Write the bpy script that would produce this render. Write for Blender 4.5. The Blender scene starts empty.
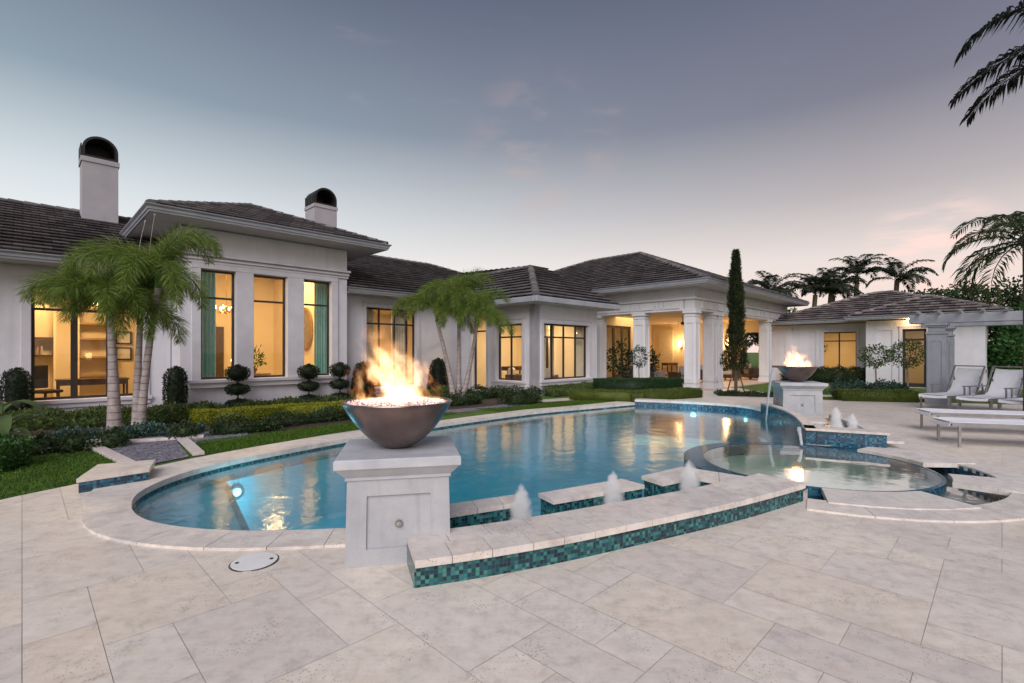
import bpy, bmesh, math, random
import numpy as np
from mathutils import Vector, Matrix
from mathutils.geometry import delaunay_2d_cdt, tessellate_polygon

R = math.radians
SC = bpy.context.scene
COL = SC.collection
rng = np.random.default_rng(7)
random.seed(7)

# ------------------------------------------------------------------ camera
cam_d = bpy.data.cameras.new('camera')
cam = bpy.data.objects.new('camera', cam_d)
COL.objects.link(cam)
cam.location = (0, 0, 1.5)
cam.rotation_euler = (R(90), 0, 0)
cam_d.sensor_width = 36.0
cam_d.lens = 490.0 / 1024 * 36
cam_d.shift_y = 10.5 / 1024
cam_d.clip_start = 0.05
cam_d.clip_end = 3000
SC.camera = cam

# ------------------------------------------------------------------ world, sun, exposure
SUN_EL, SUN_ROT = R(38), R(186)
w = bpy.data.worlds.new('World')
SC.world = w
w.use_nodes = True
nt = w.node_tree
nt.nodes.clear()


def wn(t, **k):
    n = nt.nodes.new(t)
    for a, b in k.items():
        setattr(n, a, b)
    return n


out = wn('ShaderNodeOutputWorld')
bg = wn('ShaderNodeBackground')
sky = wn('ShaderNodeTexSky', sky_type='NISHITA')
sky.sun_disc = False
sky.sun_elevation = R(3.0)
sky.sun_rotation = SUN_ROT
sky.air_density = 1.0
sky.dust_density = 1.5
tc = wn('ShaderNodeTexCoord')
sep = wn('ShaderNodeSeparateXYZ')
nt.links.new(tc.outputs['Generated'], sep.inputs[0])


def ramp(tree, pts, interp='LINEAR'):
    n = tree.nodes.new('ShaderNodeValToRGB')
    n.color_ramp.interpolation = interp
    e = n.color_ramp.elements
    while len(e) > 1:
        e.remove(e[-1])
    e[0].position = pts[0][0]
    e[0].color = (*pts[0][1], 1)
    for p, c in pts[1:]:
        q = e.new(p)
        q.color = (*c, 1)
    return n


# dusk air: warm at the horizon, slate blue overhead (elevation sine on the ramp)
SKY = 10.0
rl = ramp(nt, [(0.0, (.98, .84, .73)), (.06, (.95, .87, .80)), (.16, (.88, .88, .88)), (.26, (.66, .72, .76)),
               (.40, (.27, .34, .41)), (.58, (.125, .155, .22)), (1.0, (.10, .12, .18))])
rr = ramp(nt, [(0.0, (.98, .74, .66)), (.06, (.92, .74, .67)), (.16, (.80, .70, .67)), (.26, (.48, .435, .45)),
               (.40, (.205, .20, .26)), (.58, (.115, .125, .19)), (1.0, (.10, .12, .18))])
nt.links.new(sep.outputs['Z'], rl.inputs[0])
nt.links.new(sep.outputs['Z'], rr.inputs[0])
mr = wn('ShaderNodeMapRange')
mr.inputs['From Min'].default_value = -.65
mr.inputs['From Max'].default_value = .55
nt.links.new(sep.outputs['X'], mr.inputs[0])
mx = wn('ShaderNodeMix', data_type='RGBA')
nt.links.new(mr.outputs[0], mx.inputs['Factor'])
nt.links.new(rl.outputs[0], mx.inputs[6])
nt.links.new(rr.outputs[0], mx.inputs[7])
# thin drifting cloud, pink
mp = wn('ShaderNodeMapping')
mp.inputs['Scale'].default_value = (1.6, 1.6, 7.0)
mp.inputs['Location'].default_value = (.35, .2, .8)
mp.inputs['Rotation'].default_value = (0, R(-14), 0)
nt.links.new(tc.outputs['Generated'], mp.inputs[0])
cn = wn('ShaderNodeTexNoise')
cn.inputs['Scale'].default_value = 2.2
cn.inputs['Detail'].default_value = 6
cn.inputs['Roughness'].default_value = .55
nt.links.new(mp.outputs[0], cn.inputs['Vector'])
cr = ramp(nt, [(.64, (0, 0, 0)), (.88, (.24, .22, .22))], 'EASE')
nt.links.new(cn.outputs[0], cr.inputs[0])
mc = wn('ShaderNodeMix', data_type='RGBA')
nt.links.new(cr.outputs[0], mc.inputs['Factor'])
nt.links.new(mx.outputs[2], mc.inputs[6])
mc.inputs[7].default_value = (.80, .58, .54, 1)
dp = wn('ShaderNodeVectorMath', operation='DOT_PRODUCT')
dp.inputs[1].default_value = Vector((.862, 1.0, .19)).normalized()
nt.links.new(tc.outputs['Generated'], dp.inputs[0])
m2 = wn('ShaderNodeMapRange', interpolation_type='SMOOTHSTEP')
m2.inputs['From Min'].default_value = .994
m2.inputs['From Max'].default_value = 1.0
nt.links.new(dp.outputs['Value'], m2.inputs[0])
mp2 = wn('ShaderNodeMapping')
mp2.inputs['Scale'].default_value = (5, 5, 26)
mp2.inputs['Rotation'].default_value = (R(8), R(-10), 0)
nt.links.new(tc.outputs['Generated'], mp2.inputs[0])
cn2 = wn('ShaderNodeTexNoise')
cn2.inputs['Scale'].default_value = 1.6
cn2.inputs['Detail'].default_value = 6
nt.links.new(mp2.outputs[0], cn2.inputs['Vector'])
cr2 = ramp(nt, [(.40, (0, 0, 0)), (.62, (1, 1, 1))], 'EASE')
nt.links.new(cn2.outputs[0], cr2.inputs[0])
mm = wn('ShaderNodeMath', operation='MULTIPLY')
nt.links.new(m2.outputs[0], mm.inputs[0])
nt.links.new(cr2.outputs[0], mm.inputs[1])
mc2 = wn('ShaderNodeMix', data_type='RGBA')
nt.links.new(mm.outputs[0], mc2.inputs['Factor'])
nt.links.new(mc.outputs[2], mc2.inputs[6])
mc2.inputs[7].default_value = (1.0, .72, .66, 1)
mc = mc2
dp3 = wn('ShaderNodeVectorMath', operation='DOT_PRODUCT')
dp3.inputs[1].default_value = Vector((.06, 1.0, .40)).normalized()
nt.links.new(tc.outputs['Generated'], dp3.inputs[0])
m3 = wn('ShaderNodeMapRange', interpolation_type='SMOOTHSTEP')
m3.inputs['From Min'].default_value = .985
m3.inputs['From Max'].default_value = 1.0
m3.inputs['To Max'].default_value = .26
nt.links.new(dp3.outputs['Value'], m3.inputs[0])
mp3 = wn('ShaderNodeMapping')
mp3.inputs['Scale'].default_value = (4, 4, 11)
mp3.inputs['Rotation'].default_value = (0, R(28), 0)
nt.links.new(tc.outputs['Generated'], mp3.inputs[0])
cn3 = wn('ShaderNodeTexNoise')
cn3.inputs['Scale'].default_value = 2.4
cn3.inputs['Detail'].default_value = 5
nt.links.new(mp3.outputs[0], cn3.inputs['Vector'])
cr3 = ramp(nt, [(.46, (0, 0, 0)), (.72, (1, 1, 1))], 'EASE')
nt.links.new(cn3.outputs[0], cr3.inputs[0])
mm3 = wn('ShaderNodeMath', operation='MULTIPLY')
nt.links.new(m3.outputs[0], mm3.inputs[0])
nt.links.new(cr3.outputs[0], mm3.inputs[1])
mc3 = wn('ShaderNodeMix', data_type='RGBA')
nt.links.new(mm3.outputs[0], mc3.inputs['Factor'])
nt.links.new(mc.outputs[2], mc3.inputs[6])
mc3.inputs[7].default_value = (.62, .42, .38, 1)
mc = mc3
sc_ = wn('ShaderNodeMix', data_type='RGBA', blend_type='MULTIPLY')
sc_.inputs['Factor'].default_value = 1
nt.links.new(mc.outputs[2], sc_.inputs[6])
sc_.inputs[7].default_value = (SKY, SKY, SKY, 1)
fin = wn('ShaderNodeMix', data_type='RGBA')
fin.inputs['Factor'].default_value = .88
nt.links.new(sky.outputs[0], fin.inputs[6])
nt.links.new(sc_.outputs[2], fin.inputs[7])
nt.links.new(fin.outputs[2], bg.inputs[0])
bg.inputs[1].default_value = .105
nt.links.new(bg.outputs[0], out.inputs[0])

sl = bpy.data.lights.new('sun', 'SUN')
sun = bpy.data.objects.new('sun', sl)
COL.objects.link(sun)
sl.energy = 2.75
sl.angle = R(48)
sl.color = (1.0, .945, .955)
_az = R(188)
_d = Vector((math.sin(_az) * math.cos(SUN_EL), math.cos(_az) * math.cos(SUN_EL), math.sin(SUN_EL)))
sun.rotation_euler = (-_d).to_track_quat('-Z', 'Y').to_euler()

SC.view_settings.view_transform = 'Standard'
SC.view_settings.look = 'None'
SC.view_settings.exposure = 0.14
SC.view_settings.gamma = 1.0
SC.view_settings.use_curve_mapping = False
SC.render.engine = 'CYCLES'
CY = SC.cycles
CY.use_denoising = True
CY.use_adaptive_sampling = True
CY.adaptive_threshold = .02
CY.max_bounces = 7
CY.diffuse_bounces = 3
CY.glossy_bounces = 4
CY.transparent_max_bounces = 16
CY.transmission_bounces = 4
CY.volume_bounces = 6
CY.volume_step_rate = .25
CY.volume_max_steps = 96
CY.sample_clamp_indirect = 4
CY.caustics_reflective = False
CY.caustics_refractive = False

# ------------------------------------------------------------------ coordinates
S2 = 2 ** -.5
P0 = (-5.22, 15.5)


def H(u, v, z=0.0):
    """house grid (u along the fronts, v into the house) to world"""
    return (P0[0] + S2 * (u - v), P0[1] + S2 * (u + v), z)


# ------------------------------------------------------------------ materials
MATS = {}


class NT:
    def __init__(s, name):
        s.m = bpy.data.materials.new(name)
        s.m.use_nodes = True
        s.t = s.m.node_tree
        s.t.nodes.clear()
        s.out = s.n('ShaderNodeOutputMaterial')
        MATS[name] = s.m

    def n(s, typ, ins=None, **k):
        x = s.t.nodes.new(typ)
        for a, b in k.items():
            setattr(x, a, b)
        if ins:
            for a, b in ins.items():
                s.set(x, a, b)
        return x

    def set(s, x, a, b):
        i = x.inputs[a]
        if isinstance(b, bpy.types.NodeSocket):
            s.t.links.new(b, i)
        elif isinstance(b, bpy.types.Node):
            s.t.links.new(b.outputs[0], i)
        elif isinstance(b, tuple) and len(b) == 3 and i.type == 'RGBA':
            i.default_value = (*b, 1)
        else:
            i.default_value = b

    def math(s, op, a, b=None, c=None, clamp=False):
        x = s.n('ShaderNodeMath', operation=op, use_clamp=clamp)
        s.set(x, 0, a)
        if b is not None:
            s.set(x, 1, b)
        if c is not None:
            s.set(x, 2, c)
        return x.outputs[0]

    def mix(s, f, a, b, mode='MIX'):
        x = s.n('ShaderNodeMix', data_type='RGBA', blend_type=mode)
        s.set(x, 'Factor', f)
        s.set(x, 6, a)
        s.set(x, 7, b)
        return x.outputs[2]

    def ramp(s, f, pts, interp='LINEAR'):
        r = ramp(s.t, pts, interp)
        s.t.links.new(f if isinstance(f, bpy.types.NodeSocket) else f.outputs[0], r.inputs[0])
        return r.outputs[0]

    def obj(s):
        return s.n('ShaderNodeTexCoord').outputs['Object']

    def noise(s, scale, detail=4, vec=None, rough=.55, dist=0):
        x = s.n('ShaderNodeTexNoise', {'Scale': scale, 'Detail': detail, 'Roughness': rough, 'Distortion': dist})
        s.t.links.new(vec or s.n('ShaderNodeNewGeometry').outputs['Position'], x.inputs['Vector'])
        return x.outputs[0]

    def bump(s, h, strength=.3, dist=.02):
        return s.n('ShaderNodeBump', {'Height': h, 'Strength': strength, 'Distance': dist}).outputs[0]

    def bsdf(s, col, rough=.6, metal=0.0, normal=None, spec=.5, **k):
        b = s.n('ShaderNodeBsdfPrincipled', {'Base Color': col, 'Roughness': rough, 'Metallic': metal, 'Specular IOR Level': spec})
        if normal is not None:
            s.set(b, 'Normal', normal)
        for a, v in k.items():
            s.set(b, a.replace('_', ' '), v)
        s.t.links.new(b.outputs[0], s.out.inputs[0])
        return b


def mottled(name, c1, c2, scale=4, rough=.7, bs=.15, bscale=60, metal=0.0, spec=.5, bd=.004):
    s = NT(name)
    f = s.noise(scale, 6)
    c = s.ramp(f, [(.3, c1), (.7, c2)])
    b = s.noise(bscale, 3)
    s.bsdf(c, rough, metal, s.bump(b, bs, bd), spec)
    return s.m


s = NT('stucco')
pos = s.n('ShaderNodeNewGeometry').outputs['Position']
c = s.ramp(s.noise(1.3, 7, pos, .65), [(.3, (.585, .58, .62)), (.7, (.685, .675, .715))])
mpn = s.n('ShaderNodeMapping', {'Vector': pos, 'Scale': (5, 5, .35)})
k = s.ramp(s.noise(1.0, 6, mpn.outputs[0], .7), [(.50, (0, 0, 0)), (.78, (1, 1, 1))])
c = s.mix(s.math('MULTIPLY', k, .26), c, (.36, .33, .33))
hh = s.math('ADD', s.noise(9, 5, pos), s.math('MULTIPLY', s.noise(75, 3, pos), .5))
s.bsdf(c, .88, normal=s.bump(hh, .45, .012), spec=.3)
mottled('limestone', (.53, .52, .56), (.63, .61, .64), 2.5, .75, .4, 40)
mottled('trim_paint', (.66, .65, .67), (.70, .69, .71), 3, .6, .1, 30)
mottled('fascia_paint', (.27, .28, .315), (.35, .355, .39), 3, .5, .1, 30)
mottled('pergola_paint', (.28, .30, .345), (.35, .37, .415), 3, .55, .1, 30)
mottled('soffit_paint', (.55, .52, .52), (.60, .57, .57), 3, .8, .1, 30)
mottled('bronze_frame', (.022, .016, .013), (.035, .025, .02), 5, .45, .05, 30)
mottled('interior_plaster', (.72, .60, .42), (.78, .66, .48), 1.0, .85, .1, 30)
mottled('interior_floor', (.36, .25, .16), (.46, .33, .22), 2, .4, .1, 20)
mottled('loggia_floor', (.56, .44, .38), (.64, .52, .45), 2, .5, .1, 20)
mottled('dark_wood', (.05, .028, .016), (.085, .05, .03), 6, .45, .2, 25)
mottled('warm_wood', (.30, .17, .08), (.40, .24, .12), 6, .5, .2, 25)
mottled('teal_fabric', (.22, .50, .44), (.32, .60, .53), 10, .9, .3, 60)
mottled('sheer_fabric', (.62, .55, .40), (.72, .64, .48), 8, .9, .3, 60)
mottled('beige_fabric', (.50, .43, .37), (.58, .50, .43), 8, .9, .4, 90)
mottled('grey_fabric', (.30, .27, .27), (.38, .34, .34), 8, .9, .4, 90)
mottled('white_sling', (.72, .72, .76), (.80, .80, .83), 6, .85, .5, 150)
mottled('navy_fabric', (.06, .07, .12), (.10, .11, .17), 6, .9, .4, 90)
mottled('bowl_copper', (.15, .105, .092), (.30, .225, .205), 3.0, .30, .10, 18, .88)
mottled('bowl_inside', (.03, .025, .025), (.05, .045, .04), 5, .6, .1, 25, .5)
mottled('nozzle_metal', (.35, .33, .31), (.5, .48, .45), 15, .3, .05, 40, 1.0)
mottled('lounger_metal', (.25, .24, .25), (.32, .31, .32), 6, .4, .05, 30, .7)
mottled('black_iron', (.015, .014, .014), (.03, .028, .027), 8, .5, .1, 40, .4)
s = NT('pedestal_stucco')
pos = s.n('ShaderNodeNewGeometry').outputs['Position']
c = s.ramp(s.noise(4, 8, pos, .7), [(.3, (.35, .36, .38)), (.7, (.46, .46, .475))])
mpn = s.n('ShaderNodeMapping', {'Vector': pos, 'Scale': (16, 16, 1.2)})
k = s.ramp(s.noise(1.0, 6, mpn.outputs[0], .7), [(.52, (0, 0, 0)), (.75, (1, 1, 1))])
c = s.mix(s.math('MULTIPLY', k, .30), c, (.24, .225, .22))
s.bsdf(c, .78, normal=s.bump(s.math('ADD', s.noise(30, 5, pos), s.noise(110, 3, pos)), .4, .004), spec=.3)
mottled('cap_stone', (.38, .39, .42), (.50, .505, .53), 6.0, .6, .3, 50)
mottled('chimney_stucco', (.33, .315, .34), (.39, .37, .39), 2.0, .85, .4, 60)
mottled('gold_frame', (.45, .28, .09), (.6, .4, .15), 9, .35, .1, 40, .9)
mottled('white_plastic', (.70, .69, .68), (.78, .77, .76), 8, .45, .05, 40)
mottled('terracotta', (.30, .14, .08), (.38, .19, .11), 5, .7, .2, 40)
mottled('trunk_grey', (.20, .165, .15), (.38, .33, .31), 9, .85, .5, 30)
mottled('trunk_brown', (.06, .045, .03), (.13, .095, .06), 9, .9, .8, 25, bd=.02)
mottled('plaster_blue', (.22, .60, .68), (.36, .72, .78), .9, .6, .1, 20)
mottled('plaster_pale', (.58, .64, .60), (.70, .74, .70), 1.2, .6, .1, 20)
mottled('mulch', (.030, .018, .013), (.085, .052, .038), 14, .95, 1.0, 60, bd=.03)
mottled('paper_white', (.6, .58, .52), (.7, .68, .62), 9, .8, .05, 40)
mottled('bottle_green', (.02, .10, .05), (.03, .14, .07), 9, .2, .05, 40)

# foxtail trunk with leaf-scar rings
s = NT('palm_trunk')
ob = s.obj()
sepz = s.n('ShaderNodeSeparateXYZ', {0: ob})
nz = s.noise(6, 5)
zz = s.math('ADD', s.math('MULTIPLY', sepz.outputs[2], 7.5), s.math('MULTIPLY', nz, .35))
fr = s.math('FRACT', zz)
ring = s.math('SMOOTH_MIN', s.math('MULTIPLY', fr, 9.0), 1.0, .3, clamp=True)
c = s.mix(ring, (.09, .07, .065), s.ramp(s.noise(10, 6), [(.3, (.25, .205, .195)), (.7, (.42, .36, .35))]))
s.bsdf(c, .85, normal=s.bump(ring, .6, .012))

# travertine
def travertine(name, tint, attr=True, stain=.22):
    s = NT(name)
    pos = s.n('ShaderNodeNewGeometry').outputs['Position']
    big = s.noise(.9, 6, pos)
    fine = s.noise(9, 8, pos, .7)
    mpn = s.n('ShaderNodeMapping', {'Vector': pos, 'Rotation': (0, 0, R(45)), 'Scale': (3, 14, 3)})
    vein = s.noise(1.2, 6, mpn.outputs[0], .6, .6)
    c = s.ramp(fine, [(.30, tuple(t * .72 for t in tint)), (.48, tint), (.70, tuple(min(t * 1.16, .9) for t in tint))])
    c = s.mix(s.math('MULTIPLY', s.ramp(vein, [(.45, (0, 0, 0)), (.7, (1, 1, 1))]), .35), c, (tint[0] * .88, tint[1] * .76, tint[2] * .68))
    c = s.mix(s.math('MULTIPLY', s.ramp(big, [(.35, (0, 0, 0)), (.7, (1, 1, 1))]), .30), c, (tint[0] * .84, tint[1] * .83, tint[2] * .88))
    if attr:
        a = s.n('ShaderNodeAttribute', attribute_name='slab')
        c = s.mix(1.0, c, s.ramp(a.outputs['Fac'], [(0, (.90, .89, .91)), (.2, (.96, .955, .96)), (.5, (.99, .99, .99)), (.8, (1.03, 1.015, .995)), (1, (.985, .95, .91))]), 'MULTIPLY')
    st_ = s.ramp(s.noise(1.7, 7, pos, .68, .5), [(.52, (0, 0, 0)), (.66, (1, 1, 1))])
    c = s.mix(s.math('MULTIPLY', st_, stain), c, (tint[0] * .52, tint[1] * .50, tint[2] * .54))
    # pits
    v = s.n('ShaderNodeTexVoronoi', {'Vector': pos, 'Scale': 52.0, 'Randomness': 1.0})
    pn = s.noise(3.2, 4, pos)
    th = s.math('MULTIPLY', s.math('SUBTRACT', pn, .37, clamp=True), .98)
    pit = s.math('LESS_THAN', v.outputs['Distance'], th)
    c = s.mix(s.math('MULTIPLY', pit, .5), c, (.20, .14, .11))
    h = s.math('SUBTRACT', s.math('MULTIPLY', fine, .5), pit)
    wet = s.ramp(s.noise(.6, 3, pos), [(.4, (.40, .40, .40)), (.7, (.62, .62, .62))])
    s.bsdf(c, wet, normal=s.bump(h, .35, .006), spec=.4)
    return s.m


travertine('travertine', (.715, .65, .575))
travertine('coping_stone', (.70, .65, .60), stain=.5)
mottled('grout', (.32, .275, .25), (.68, .62, .56), 2.2, .95, .2, 40)


# glass mosaic
def mosaic(name, cols, n=22.0):
    s = NT(name)
    uv = s.n('ShaderNodeUVMap').outputs[0]
    sc = s.n('ShaderNodeVectorMath', {0: uv, 1: (n, n, n)}, operation='MULTIPLY').outputs[0]
    fl = s.n('ShaderNodeVectorMath', {0: sc}, operation='FLOOR').outputs[0]
    fr = s.n('ShaderNodeVectorMath', {0: sc}, operation='FRACTION').outputs[0]
    wnz = s.n('ShaderNodeTexWhiteNoise', {'Vector': fl}, noise_dimensions='2D')
    k = len(cols)
    c = s.ramp(wnz.outputs[0], [(i / k, cc) for i, cc in enumerate(cols)], 'CONSTANT')
    sp = s.n('ShaderNodeSeparateXYZ', {0: fr})
    ex = s.math('MINIMUM', s.math('MINIMUM', sp.outputs[0], s.math('SUBTRACT', 1.0, sp.outputs[0])),
                s.math('MINIMUM', sp.outputs[1], s.math('SUBTRACT', 1.0, sp.outputs[1])))
    g = s.math('LESS_THAN', ex, .05)
    c = s.mix(g, c, (.03, .06, .065))
    s.bsdf(c, s.math('MULTIPLY_ADD', g, .5, .14), normal=s.bump(s.math('SUBTRACT', 1.0, g), .4, .003), spec=.6)


mosaic('mosaic_teal', [(.006, .035, .05), (.008, .075, .095), (.015, .14, .145), (.006, .045, .065), (.06, .22, .19), (.008, .09, .10), (.004, .02, .035), (.03, .17, .18)], 36.0)
mosaic('mosaic_blue', [(.008, .045, .09), (.012, .075, .145), (.022, .13, .20), (.006, .035, .08), (.04, .19, .26), (.010, .065, .13)], 34.0)

# roof tile
def rooftile(name, cols):
    s = NT(name)
    uv = s.n('ShaderNodeUVMap').outputs[0]
    sp = s.n('ShaderNodeSeparateXYZ', {0: uv})
    row = s.math('FLOOR', s.math('ADD', sp.outputs[1], .001))
    off = s.math('MULTIPLY', s.math('FRACT', s.math('MULTIPLY', row, .5)), 1.0)
    x = s.math('ADD', s.math('MULTIPLY', sp.outputs[0], 3.1), off)
    cell = s.n('ShaderNodeCombineXYZ', {0: s.math('FLOOR', x), 1: row})
    wnz = s.n('ShaderNodeTexWhiteNoise', {'Vector': cell.outputs[0]}, noise_dimensions='2D')
    fx = s.math('FRACT', x)
    edge = s.math('LESS_THAN', s.math('MINIMUM', fx, s.math('SUBTRACT', 1.0, fx)), .035)
    c = s.ramp(wnz.outputs[0], [(i / (len(cols) - 1), cc) for i, cc in enumerate(cols)])
    c = s.mix(s.math('MULTIPLY', s.noise(7, 5), .45), c, (.10, .085, .085))
    c = s.mix(s.math('MULTIPLY', edge, .6), c, (.02, .016, .016))
    h = s.math('ADD', s.math('SUBTRACT', 1.0, edge), s.math('MULTIPLY', wnz.outputs[0], .35))
    s.bsdf(c, .75, normal=s.bump(h, .5, .02), spec=.35)


rooftile('roof_tile', [(.092, .086, .094), (.135, .125, .132), (.180, .166, .170), (.235, .215, .215)])
rooftile('roof_tile_pale', [(.085, .074, .085), (.155, .13, .135), (.24, .205, .20), (.30, .25, .235)])

# window glass: thin pane
s = NT('window_glass')
bk = s.n('ShaderNodeNewGeometry').outputs['Backfacing']
fz = s.n('ShaderNodeFresnel', {'IOR': s.math('MULTIPLY_ADD', bk, 1 / 1.45 - 1.45, 1.45)})
tr = s.n('ShaderNodeBsdfTransparent', {0: (.96, .97, .95)})
gl = s.n('ShaderNodeBsdfGlossy', {'Color': (1, 1, 1), 'Roughness': .0})
ms = s.n('ShaderNodeMixShader', {0: fz, 1: tr, 2: gl})
s.t.links.new(ms.outputs[0], s.out.inputs[0])


# water
def water(name, tint, strength=.2, milk=.0, milkcol=(.3, .6, .65), wscale=3.0, refl=1.0, rough=.05):
    s = NT(name)
    pos = s.n('ShaderNodeNewGeometry').outputs['Position']
    n1 = s.noise(wscale, 3, pos, .5, .4)
    n2 = s.noise(wscale * 4.5, 2, pos)
    h = s.math('ADD', n1, s.math('MULTIPLY', n2, .22))
    nb = s.bump(h, strength, .045)
    bk = s.n('ShaderNodeNewGeometry').outputs['Backfacing']
    fz = s.n('ShaderNodeFresnel', {'IOR': s.math('MULTIPLY_ADD', bk, 1 / 1.33 - 1.33, 1.33), 'Normal': nb})
    tr = s.n('ShaderNodeBsdfTransparent', {0: tint})
    df = s.n('ShaderNodeBsdfDiffuse', {'Color': milkcol})
    big = s.ramp(s.noise(.55, 5, pos, .6, .8), [(.38, (.15, .15, .15)), (.66, (1, 1, 1))])
    body = s.n('ShaderNodeMixShader', {0: s.math('MULTIPLY', big, milk), 1: tr, 2: df})
    gl = s.n('ShaderNodeBsdfGlossy', {'Color': (1, 1, 1), 'Roughness': rough, 'Normal': nb})
    ms = s.n('ShaderNodeMixShader', {0: s.math('MULTIPLY', fz, refl, clamp=True), 1: body, 2: gl})
    s.t.links.new(ms.outputs[0], s.out.inputs[0])


water('pool_water', (.25, .70, .80),   .17, .48, (.015, .33, .46), wscale=2.6, refl=1.55, rough=.13)
water('spa_water', (.72, .90, .84), .05, .72, (.76, .82, .74), 2.0, refl=2.2)


# leaves
def leaf(name, cols, rough=.55, trans=.25):
    s = NT(name)
    g = s.n('ShaderNodeNewGeometry')
    c = s.ramp(g.outputs['Random Per Island'], [(i / (len(cols) - 1), cc) for i, cc in enumerate(cols)])
    c = s.mix(s.math('MULTIPLY', s.noise(2.5, 3), .35), c, cols[0])
    b = s.bsdf(c, rough, spec=.3)
    tl = s.n('ShaderNodeBsdfTranslucent', {'Color': c})
    ms = s.n('ShaderNodeMixShader', {0: trans, 1: b.outputs[0], 2: tl.outputs[0]})
    s.t.links.new(ms.outputs[0], s.out.inputs[0])


leaf('leaf_dark', [(.016, .030, .012), (.036, .064, .022), (.07, .11, .04)])
leaf('leaf_topiary', [(.010, .016, .010), (.020, .034, .016), (.036, .058, .026)])
leaf('leaf_mid', [(.04, .066, .018), (.085, .135, .036), (.14, .19, .06)])
leaf('leaf_lime', [(.14, .17, .012), (.30, .33, .025), (.46, .45, .05)])
leaf('leaf_green', [(.018, .065, .014), (.045, .13, .03), (.08, .19, .045)])
leaf('leaf_box', [(.012, .036, .012), (.028, .075, .022), (.05, .11, .035)])
leaf('leaf_yew', [(.05, .075, .014), (.10, .14, .025), (.16, .20, .04)])
leaf('leaf_blue', [(.03, .065, .05), (.06, .115, .095), (.10, .165, .13)])
leaf('leaf_palm', [(.08, .13, .024), (.19, .275, .05), (.34, .42, .11)], .5, .45)
leaf('leaf_shaggy', [(.02, .035, .012), (.05, .075, .024), (.10, .13, .05)], .5, .3)
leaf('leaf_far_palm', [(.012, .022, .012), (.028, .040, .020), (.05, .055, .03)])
leaf('leaf_blackish', [(.004, .006, .004), (.008, .012, .007), (.016, .022, .012)])  # near-black green, darkest of the leaf colours
leaf('leaf_broad', [(.06, .10, .035), (.11, .17, .06), (.20, .26, .13)], .35)
leaf('leaf_grass', [(.035, .085, .006), (.08, .165, .014), (.14, .24, .03)], .6)
leaf('leaf_cypress', [(.012, .020, .009), (.034, .050, .018), (.075, .09, .034)])

s = NT('lawn')
c = s.ramp(s.noise(3, 8, rough=.7), [(.3, (.035, .08, .006)), (.55, (.075, .15, .014)), (.8, (.12, .20, .026))])
s.bsdf(c, .9, normal=s.bump(s.noise(70, 4), .8, .03))

s = NT('gravel_blue')
v = s.n('ShaderNodeTexVoronoi', {'Scale': 26.0})
s.t.links.new(s.n('ShaderNodeNewGeometry').outputs['Position'], v.inputs['Vector'])
c = s.ramp(v.outputs['Color'], [(0, (.06, .06, .08)), (.5, (.16, .155, .20)), (1, (.36, .34, .40))])
s.bsdf(c, .8, normal=s.bump(v.outputs['Distance'], 1.0, .03))
s = NT('gravel_brown')
v = s.n('ShaderNodeTexVoronoi', {'Scale': 26.0})
s.t.links.new(s.n('ShaderNodeNewGeometry').outputs['Position'], v.inputs['Vector'])
c = s.ramp(v.outputs['Color'], [(0, (.09, .06, .05)), (.5, (.19, .14, .13)), (1, (.34, .27, .25))])
s.bsdf(c, .8, normal=s.bump(v.outputs['Distance'], 1.0, .03))

s = NT('fire_glass')
g = s.n('ShaderNodeNewGeometry')
c = s.ramp(g.outputs['Random Per Island'], [(0, (.20, .15, .28)), (.35, (.55, .50, .60)), (.7, (.78, .74, .74)), (1, (.9, .86, .86))])
s.bsdf(c, .15, spec=.8)


def emit(name, col, st):
    s = NT(name)
    e = s.n('ShaderNodeEmission', {'Color': col, 'Strength': st})
    s.t.links.new(e.outputs[0], s.out.inputs[0])


emit('bulb_warm', (1, .70, .36), 22)
emit('shade_glow', (1, .66, .32), 5)
emit('pool_lamp', (.80, .93, 1.0), 9)

# flame: glowing gas in the volume of its envelope
s = NT('flame')
ob = s.obj()
sp = s.n('ShaderNodeSeparateXYZ', {0: ob})
x, y, z = sp.outputs
FH = .60
zn = s.math('DIVIDE', z, FH)
wv = s.n('ShaderNodeMapping', {'Vector': ob, 'Scale': (4.2, 4.2, 2.6)})
oi = s.n('ShaderNodeObjectInfo')
wv2 = s.n('ShaderNodeVectorMath', {0: wv.outputs[0], 1: oi.outputs['Location']}, operation='ADD')
wx = s.n('ShaderNodeTexNoise', {'Vector': wv2.outputs[0], 'Scale': 1.0, 'Detail': 3.0, 'Roughness': .6})
dx = s.math('MULTIPLY', s.math('SUBTRACT', wx.outputs[0], .5), s.math('MULTIPLY_ADD', zn, .55, .03))
spc = s.n('ShaderNodeSeparateXYZ', {0: wx.outputs[1]})
dy = s.math('MULTIPLY', s.math('SUBTRACT', spc.outputs[1], .5), s.math('MULTIPLY_ADD', zn, .45, .03))
lean = s.math('MULTIPLY', s.math('POWER', s.math('MAXIMUM', zn, 0.0), 1.15), .20)
X = s.math('ADD', s.math('ADD', x, dx), lean)
Y = s.math('ADD', y, dy)
r = s.math('SQRT', s.math('ADD', s.math('MULTIPLY', X, X), s.math('MULTIPLY', Y, Y)))
tv = s.n('ShaderNodeCombineXYZ', {0: s.math('MULTIPLY', X, 8.0), 1: s.math('MULTIPLY', Y, 8.0), 2: s.math('MULTIPLY', z, 5.2)})
tv2 = s.n('ShaderNodeVectorMath', {0: tv.outputs[0], 1: oi.outputs['Location']}, operation='ADD')
tn = s.n('ShaderNodeTexNoise', {'Vector': tv2.outputs[0], 'Scale': 1.0, 'Detail': 4.0, 'Roughness': .55})
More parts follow.
